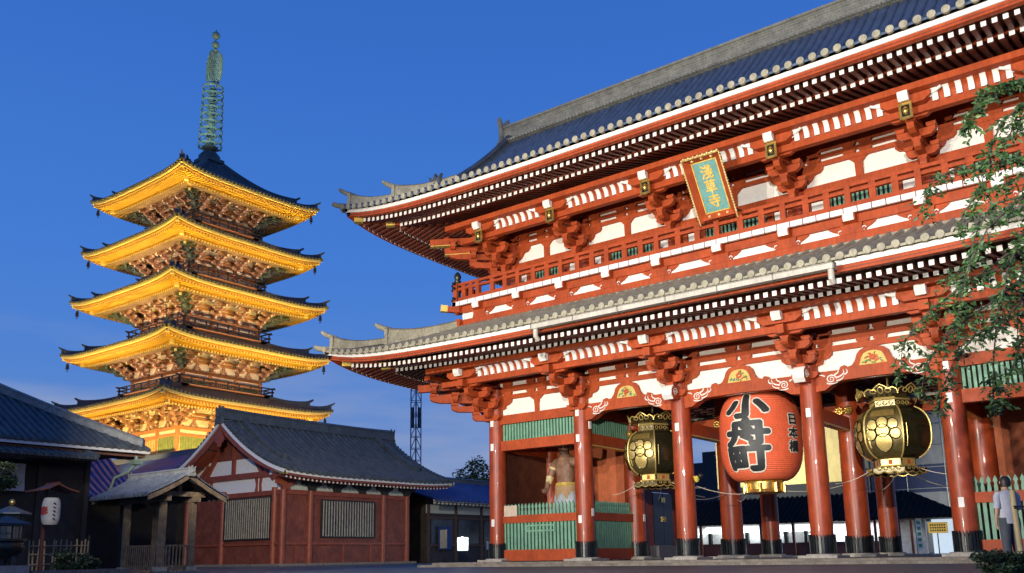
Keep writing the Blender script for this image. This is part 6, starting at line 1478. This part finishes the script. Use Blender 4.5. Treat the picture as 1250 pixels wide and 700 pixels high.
# ================================================================ BEYOND THE GATE: lit stalls and the sheeted main hall
am = thing('amulet_office', 'low lit shop building with dark roof and red posts seen through the gate', 'shop', (-12,62,-0.3))
DRF = mat('night_roof_tile',(0.018,0.018,0.017),0.9,spec=0.08,var=0.3)
m = MB(); m.box(-44,1.4,61.5,61.8,-0.28,2.9); m.build('back_wall', mat('lit_white_wall',(0.75,0.74,0.72),0.7), am)
m = MB(); m.box(-44,-1.2,59.9,60.6,-0.28,0.95); m.build('counter', mat('maroon_counter',(0.10,0.03,0.03),0.6), am)
for k in range(12): x = -40+3.3*k; m = MB(); m.box(x-0.12,x+0.12,59.4,59.65,-0.28,2.9); m.build('post', HALL_COL if x > -6 else mat('maroon_post',(0.10,0.025,0.02),0.6), am)
for k in range(4): x = -2.4+1.05*k; m = MB(); m.box(x-0.1,x+0.1,59.0,59.2,-0.28,2.9); m.build('post', HALL_COL, am)
def prof_a(v): return 2.95+0.55*v+0.0*v*v
rect_roof(am, -50, 4.6, 57.6, 67, prof_a, {s_:(lambda u,h: min(4.7,h-abs(u))) for s_ in 'SENW'}, DRF, 0.5, 0.12, None, sides='SENW', nv=4)
m = MB(); m.box(-49.5,4.2,58.0,66.6,2.84,2.93); m.build('soffit_boards', mat('dim_soffit',(0.10,0.09,0.08),0.7), am)
LIT = mat('lit_panel',(0.8,0.8,0.78),0.6,emit=(0.92,0.96,1.0),es=1.3)
for x0,x1 in ((-30,-21.5),(-20.5,-14.6),(-14.2,-8.2)):
    m = MB(); m.box(x0,x1,61.3,61.42,2.05,2.75); m.build('lit_fascia', LIT, am)
for k in range(9): x = -27+2.05*k; m = MB(); m.prism([(x-0.75,1.02),(x+0.75,1.02),(x+0.75,2.0),(x-0.75,2.0)],'xz',60.9,60.98); m.build('display_board', mat('pale_display',(0.45,0.47,0.46),0.5,emit=(0.7,0.78,0.75),es=0.25), am); 
for k in range(10): x = -28+2.05*k; m = MB(); m.box(x-0.16,x+0.16,60.7,61.1,0.9,2.1); m.build('display_frame', BLACKM, am)
for x in (-24,-15,-6): 
    d = bpy.data.lights.new('shop_lamp','AREA'); d.shape='RECTANGLE'; d.size=7; d.size_y=0.3; d.energy=420; d.color=(0.9,0.96,1.0); o = bpy.data.objects.new('shop_lamp',d); col.objects.link(o); o.location=(x,60.4,2.78)
gb = thing('lit_kiosk', 'bright blue-white lit kiosk front behind the yellow sign board', 'kiosk', (5.2,63,-0.3))
m = MB(); m.box(1.6,10.5,63.0,63.3,-0.28,3.6); m.build('lit_wall', mat('cool_lit_wall',(0.75,0.8,0.85),0.6,emit=(0.70,0.86,1.0),es=0.75), gb)
m = MB(); m.box(1.4,10.8,62.2,63.4,3.55,3.75); m.build('roof_slab', DRF, gb)
sg = thing('notice_sign', 'yellow sign board on a thin post before the lit kiosk', 'sign', (3.2,58.5,-0.3))
m = MB(); m.box(3.0,3.08,58.5,58.58,-0.29,1.6); m.build('post', BLACKM, sg)
m = MB(); m.box(2.35,3.95,58.38,58.46,1.5,2.45); m.build('board', mat('amber_board',(0.62,0.42,0.08),0.5,emit=(1.0,0.65,0.12),es=0.35), sg)
m = MB()
for k in range(3):
    for q in range(7): m.box(2.5+0.19*q,2.62+0.19*q,58.365,58.379,1.66+0.24*k,1.8+0.24*k)
m.build('text_lines', mat('brown_ink',(0.10,0.04,0.02),0.6), sg)
bt = thing('road_cone', 'small red and white cone beside the lit kiosk', 'cone', (4.6,57.5,-0.3))
m = MB(); m.lathe([(0.3,0.0),(0.3,0.04),(0.2,0.06),(0.12,0.55)],(4.6,57.5,-0.29),14,0); m.build('cone_body', mat('cone_red',(0.5,0.06,0.03),0.5), bt)
m = MB(); m.lathe([(0.15,0.42),(0.125,0.56),(0.07,0.8),(0.04,0.95)],(4.6,57.5,-0.29),14,0); m.build('cone_top', WPAINT, bt)
bnr = thing('banner', 'narrow green and white upright banner beside the yellow sign board', 'banner', (1.7,57.8,-0.3))
m = MB(); m.box(1.45,1.95,57.8,57.83,0.05,3.0); m.build('cloth', mat('banner_white',(0.65,0.7,0.66),0.7), bnr)
m = MB()
for k in range(5): m.box(1.55,1.85,57.785,57.798,0.3+0.5*k,0.6+0.5*k)
m.build('green_marks', mat('banner_green',(0.05,0.30,0.12),0.7), bnr)
m = MB(); m.tube([(1.42,57.82,-0.29),(1.42,57.82,3.1)],0.025,6); m.build('pole', BLACKM, bnr)

mh = thing('sheeted_hall', 'tall main hall wrapped in construction sheeting with a blue band, a lit yellow part and a shaded grey part', 'hall', (-12,80,-0.3))
m = MB(); m.box(-26.5,-8.4,78.0,95,-0.28,24); m.build('lit_sheeting', mat('yellow_lit_sheet',(0.66,0.60,0.40),0.8,var=0.12,scale=0.3), mh)  # yellow lamp light put into the colour of this part
m = MB(); m.box(-8.4,22,77.0,95,-0.28,24); m.build('shaded_sheeting', mat('shaded_sheet',(0.15,0.165,0.18),0.8,var=0.2,scale=0.25), mh)  # same sheeting in shade, the darkness put into its colour
m = MB(); m.box(-8.45,22,76.95,77.05,6.2,9.2); m.build('blue_band', mat('blue_sheet',(0.012,0.022,0.065),0.8,var=0.2), mh)
m = MB(); m.box(-26.5,-8.4,77.9,78.1,5.4,8.0); m.build('blue_band', mat('blue_sheet',(0.012,0.022,0.065),0.8), mh)
m = MB()
for k in range(8): x = -7.6+4.0*k; m.tube([(x,76.85,-0.29),(x,76.85,24)],0.06,5)
for k in range(10): m.tube([(-8.4,76.85,2+2.3*k),(22,76.85,2+2.3*k)],0.05,5)
m.build('scaffold_poles', mat('steel_tube',(0.25,0.26,0.25),0.5,0.3), mh)
spot('work_lamp', (-19,66,9), (-18,78,10), 13000, 100, (1.0,0.84,0.36), 0.3, 0.5)
spot('work_lamp', (5,66,6), (6,77,6), 8000, 110, (1.0,0.94,0.78), 0.3, 0.6)

# ---- lit boxes and boards by the long low building
for i,(x,y,s,lab) in enumerate(((-17.45,18.1,1.0,'bright white lit notice box on legs before the long low building'),)):
    nb = thing('lit_notice_box', lab, 'notice box', (x,y,-0.3))
    T = Matrix.Translation((x,y,0)) @ Matrix.Rotation(R_(40),4,'Z')
    m = MB(T); m.box(-0.36,0.36,-0.05,0.05,0.5,1.35); m.build('lit_face', mat('lit_notice',(0.8,0.8,0.8),0.5,emit=(0.85,0.97,1.0),es=1.0), nb)
    m = MB(T); m.box(-0.41,-0.36,-0.08,0.08,-0.29,1.4); m.box(0.36,0.41,-0.08,0.08,-0.29,1.4); m.box(-0.36,0.36,-0.08,0.08,1.35,1.4); m.box(-0.36,0.36,-0.08,0.08,0.45,0.5); m.build('box_frame', BLACKM, nb)
    m = MB(T); m.ball((-0.05,-0.2,1.28),0.11,0,10); m.build('lamp_globe', mat('lamp_glow',(0.9,0.9,0.9),0.5,emit=(0.9,1.0,1.0),es=25), nb)
    d = bpy.data.lights.new('notice_lamp','POINT'); d.energy = 60; d.color = (0.85,0.97,1); d.shadow_soft_size = 0.15; o = bpy.data.objects.new('notice_lamp',d); col.objects.link(o); o.location = T @ Vector((0,-0.5,1.4))
nb2 = thing('lit_notice_box', 'dimmer notice board with small lamp and posted sheets next to the bright one', 'notice box', (-15.6,19.2,-0.3))
T = Matrix.Translation((-15.7,19.2,0)) @ Matrix.Rotation(R_(40),4,'Z')
m = MB(T); m.box(-0.5,0.4,-0.05,0.05,0.45,1.25); m.build('board', mat('dark_board',(0.05,0.06,0.06),0.6), nb2)
for k in range(5): m = MB(T); m.box(-0.47+0.17*k,-0.34+0.17*k,-0.07,-0.055,0.55+0.06*(k%2),1.1-0.07*(k%3)); m.build('posted_sheet', mat('pale_sheet',(0.45,0.48,0.46),0.7), nb2)
m = MB(T); m.ball((0,-0.16,1.28),0.1,0,10); m.build('lamp_globe', mat('lamp_glow2',(0.9,0.9,0.9),0.5,emit=(0.8,1.0,0.85),es=7), nb2)
m = MB(T); m.box(-0.54,-0.5,-0.06,0.06,-0.29,1.3); m.box(0.4,0.44,-0.06,0.06,-0.29,1.3); m.build('leg', BLACKM, nb2)
m = MB(); m.grid([[(-23.75+0.03*math.sin(u*1.7),22.6+1.5*u/8,2.4-1.75*v/4) for u in range(9)] for v in range(5)],0,True)
tag(m.build('cloth_banner', mat('navy_cloth',(0.03,0.06,0.17),0.8)), 'dark blue cloth banner hanging on the front of the long low building', 'banner')
wb = thing('notice_board', 'small cream notice board standing before the long low building', 'board', (-19.8,18.8,-0.3))
m = MB(); m.box(-20.1,-19.5,18.77,18.83,0.7,1.95); m.build('board', mat('cream_board',(0.42,0.38,0.28),0.7), wb)
m = MB(); m.box(-19.84,-19.76,18.83,18.88,-0.29,1.8); m.build('post', DARK, wb)

# ================================================================ RIGHT FOREGROUND
wt = thing('weeping_tree', 'tree with drooping leafy branches hanging before the gate eaves near the standing person', 'tree', (21.6,-10.4,-0.3))
BARK = mat('tree_bark',(0.07,0.055,0.04),0.85)
m = MB(); m.tube([(21.5,-10.2,-0.29),(21.55,-10.35,2.0),(21.7,-10.6,4.5),(21.8,-10.9,7.0),(21.6,-11.4,8.4)],[0.2,0.17,0.14,0.1,0.05],12); m.build('trunk', BARK, wt)
BR = [[(21.9, -11.53, 8.5), (21.44, -11.99, 8.13), (21.02, -12.38, 7.62), (20.7, -12.78, 7.44), (20.46, -12.94, 7.32), (20.26, -13.02, 7.03), (20.16, -13.01, 6.71)], [(21.7, -11.51, 7.83), (21.23, -11.78, 7.58), (20.81, -12.0, 7.34), (20.52, -12.12, 7.08), (20.3, -12.17, 6.61), (20.16, -12.18, 6.21), (20.09, -12.14, 5.87)], [(21.54, -11.53, 7.43), (21.09, -11.93, 7.27), (20.74, -12.23, 6.97), (20.58, -12.36, 6.61), (20.47, -12.36, 6.28)], [(21.55, -11.35, 6.76), (20.98, -11.67, 6.59), (20.4, -11.99, 6.43), (19.83, -12.34, 6.4), (19.48, -12.56, 6.2), (19.31, -12.62, 5.93), (19.24, -12.59, 5.63)], [(21.52, -11.31, 6.49), (20.94, -11.61, 6.33), (20.4, -11.87, 6.1), (20.05, -12.02, 6.0), (19.78, -12.14, 5.64), (19.65, -12.14, 5.26)], [(21.48, -11.27, 6.22), (20.93, -11.93, 5.86), (20.55, -12.47, 5.51), (20.23, -12.93, 5.03), (19.95, -13.01, 4.53), (19.73, -13.02, 3.9), (19.6, -12.99, 3.39)], [(21.44, -11.23, 5.95), (20.95, -11.89, 5.58), (20.6, -12.38, 4.97), (20.41, -12.74, 4.36), (20.2, -12.74, 3.73), (20.07, -12.68, 3.1), (19.97, -12.6, 2.47), (19.95, -12.53, 2.16)], [(21.28, -11.25, 5.55), (20.7, -11.32, 5.09), (20.06, -11.46, 4.76), (19.54, -11.55, 4.55), (19.1, -11.8, 4.21), (18.77, -11.96, 3.86), (18.57, -12.02, 3.52), (18.46, -11.98, 3.03)], [(21.21, -11.17, 5.02), (20.63, -11.69, 4.58), (20.04, -12.18, 4.02), (19.54, -12.64, 3.6), (19.22, -12.79, 3.21), (19.04, -12.83, 2.83), (18.98, -12.81, 2.57)], [(21.17, -11.13, 4.75), (20.65, -11.62, 4.31), (20.17, -12.05, 3.75), (19.79, -12.47, 3.45), (19.48, -12.61, 3.07), (19.26, -12.67, 2.62), (19.17, -12.63, 2.23)], [(21.14, -11.09, 4.48), (20.59, -11.01, 4.03), (20.2, -10.8, 3.55), (19.93, -10.5, 3.05), (19.8, -10.49, 2.63)], [(21.17, -11.33, 5.55), (20.71, -11.61, 5.15), (20.45, -11.66, 4.48), (20.31, -11.61, 3.81), (20.25, -11.53, 3.27)], [(21.21, -11.17, 5.02), (20.29, -11.6, 4.96), (19.76, -11.66, 4.62), (19.41, -11.72, 4.83), (19.24, -11.74, 4.41)], [(21.32, -11.29, 5.82), (20.67, -11.81, 5.83), (20.22, -12.14, 5.7), (19.93, -12.24, 5.16), (19.73, -12.26, 4.63)]]
LW = [mat('willow_leaf_dark',(0.035,0.075,0.025),0.5,var=0.3), mat('willow_leaf',(0.06,0.13,0.038),0.5,var=0.3), mat('willow_leaf_light',(0.10,0.20,0.05),0.5,var=0.3)]
rr = random.Random(9); lm = MB()
def leaf(p_, d, s):
    d = d.normalized(); b = d.cross(Vector((rr.gauss(0,1),rr.gauss(0,1),rr.gauss(0,1)))).normalized(); c = d.cross(b)
    lm.add([p_, p_+d*s*0.4+b*s*0.22+c*s*0.05, p_+d*s, p_+d*s*0.4-b*s*0.22+c*s*0.05], [(0,1,2),(0,2,3)], rr.choice((0,0,1,1,1,2)))
for bi, pts in enumerate(BR):
    P = [Vector(q) for q in pts]; st_ = Vector((21.75,-10.9,min(8.0,P[0].z+0.3)))
    path = [st_]+P; m = MB(); m.tube(path, [0.03-0.025*i/(len(path)-1) for i in range(len(path))], 6); m.build('branch', BARK, wt)
    dens = 75 if bi in (0,) else (18 if bi in (11,12,13) else 34)
    for a, b in zip(P[:-1], P[1:]):
        L_ = (b-a).length; n = int(L_*dens)
        for k in range(n):
            q = a.lerp(b, rr.random()); side = Vector((rr.gauss(0,1),rr.gauss(0,1),rr.gauss(-0.6,0.7))).normalized()
            tw = rr.uniform(0.08,0.32) if bi > 1 else rr.uniform(0.06,0.22)
            e = q+side*tw+Vector((0,0,-0.25*tw))
            for j in range(rr.randint(5,9)):
                t = rr.random(); pos = q.lerp(e,t); leaf(pos, Vector((side.x+rr.gauss(0,.7),side.y+rr.gauss(0,.7),-0.5+rr.gauss(0,.6))), rr.uniform(0.04,0.145))
lm.build('foliage', LW, wt)
sk = thing('tree_stake', 'pale round timber stake with black ties beside the standing person', 'stake', (19.5,-8.9,-0.3))
m = MB(); m.tube([(19.52,-8.85,-0.29),(19.50,-8.85,1.15)],0.055,12); m.build('stake', mat('peeled_timber',(0.42,0.33,0.17),0.7,var=0.15), sk)
m = MB(); m.tube([(19.5,-8.91,0.85),(19.9,-9.0,0.82),(20.8,-9.6,0.9),(21.5,-10.1,1.0)],0.016,5); m.tube([(19.51,-8.92,0.82),(19.8,-9.05,0.74),(20.8,-9.65,0.8),(21.5,-10.15,0.9)],0.014,5); m.build('tie_cord', BLACKM, sk)
bs = thing('low_shrub', 'low dark green clipped bush before the feet of the standing person', 'shrub', (19.95,-13.4,-0.3))
m = MB(); leaf_cloud(m,(20.05,-13.35,-0.13),(0.62,0.6,0.22),3000,0.035,31,3,lump=2); leaf_cloud(m,(20.6,-13.0,-0.1),(0.6,0.6,0.24),2200,0.035,32,3,lump=2); m.build('foliage', LEAFD, bs)
m = MB()
for k in range(8): t = k*0.8; m.tube([(20.1,-13.35,-0.29),(20.1+0.35*math.cos(t),-13.35+0.35*math.sin(t),-0.05)],[0.02,0.008],5)
m.build('stems', DARK, bs)
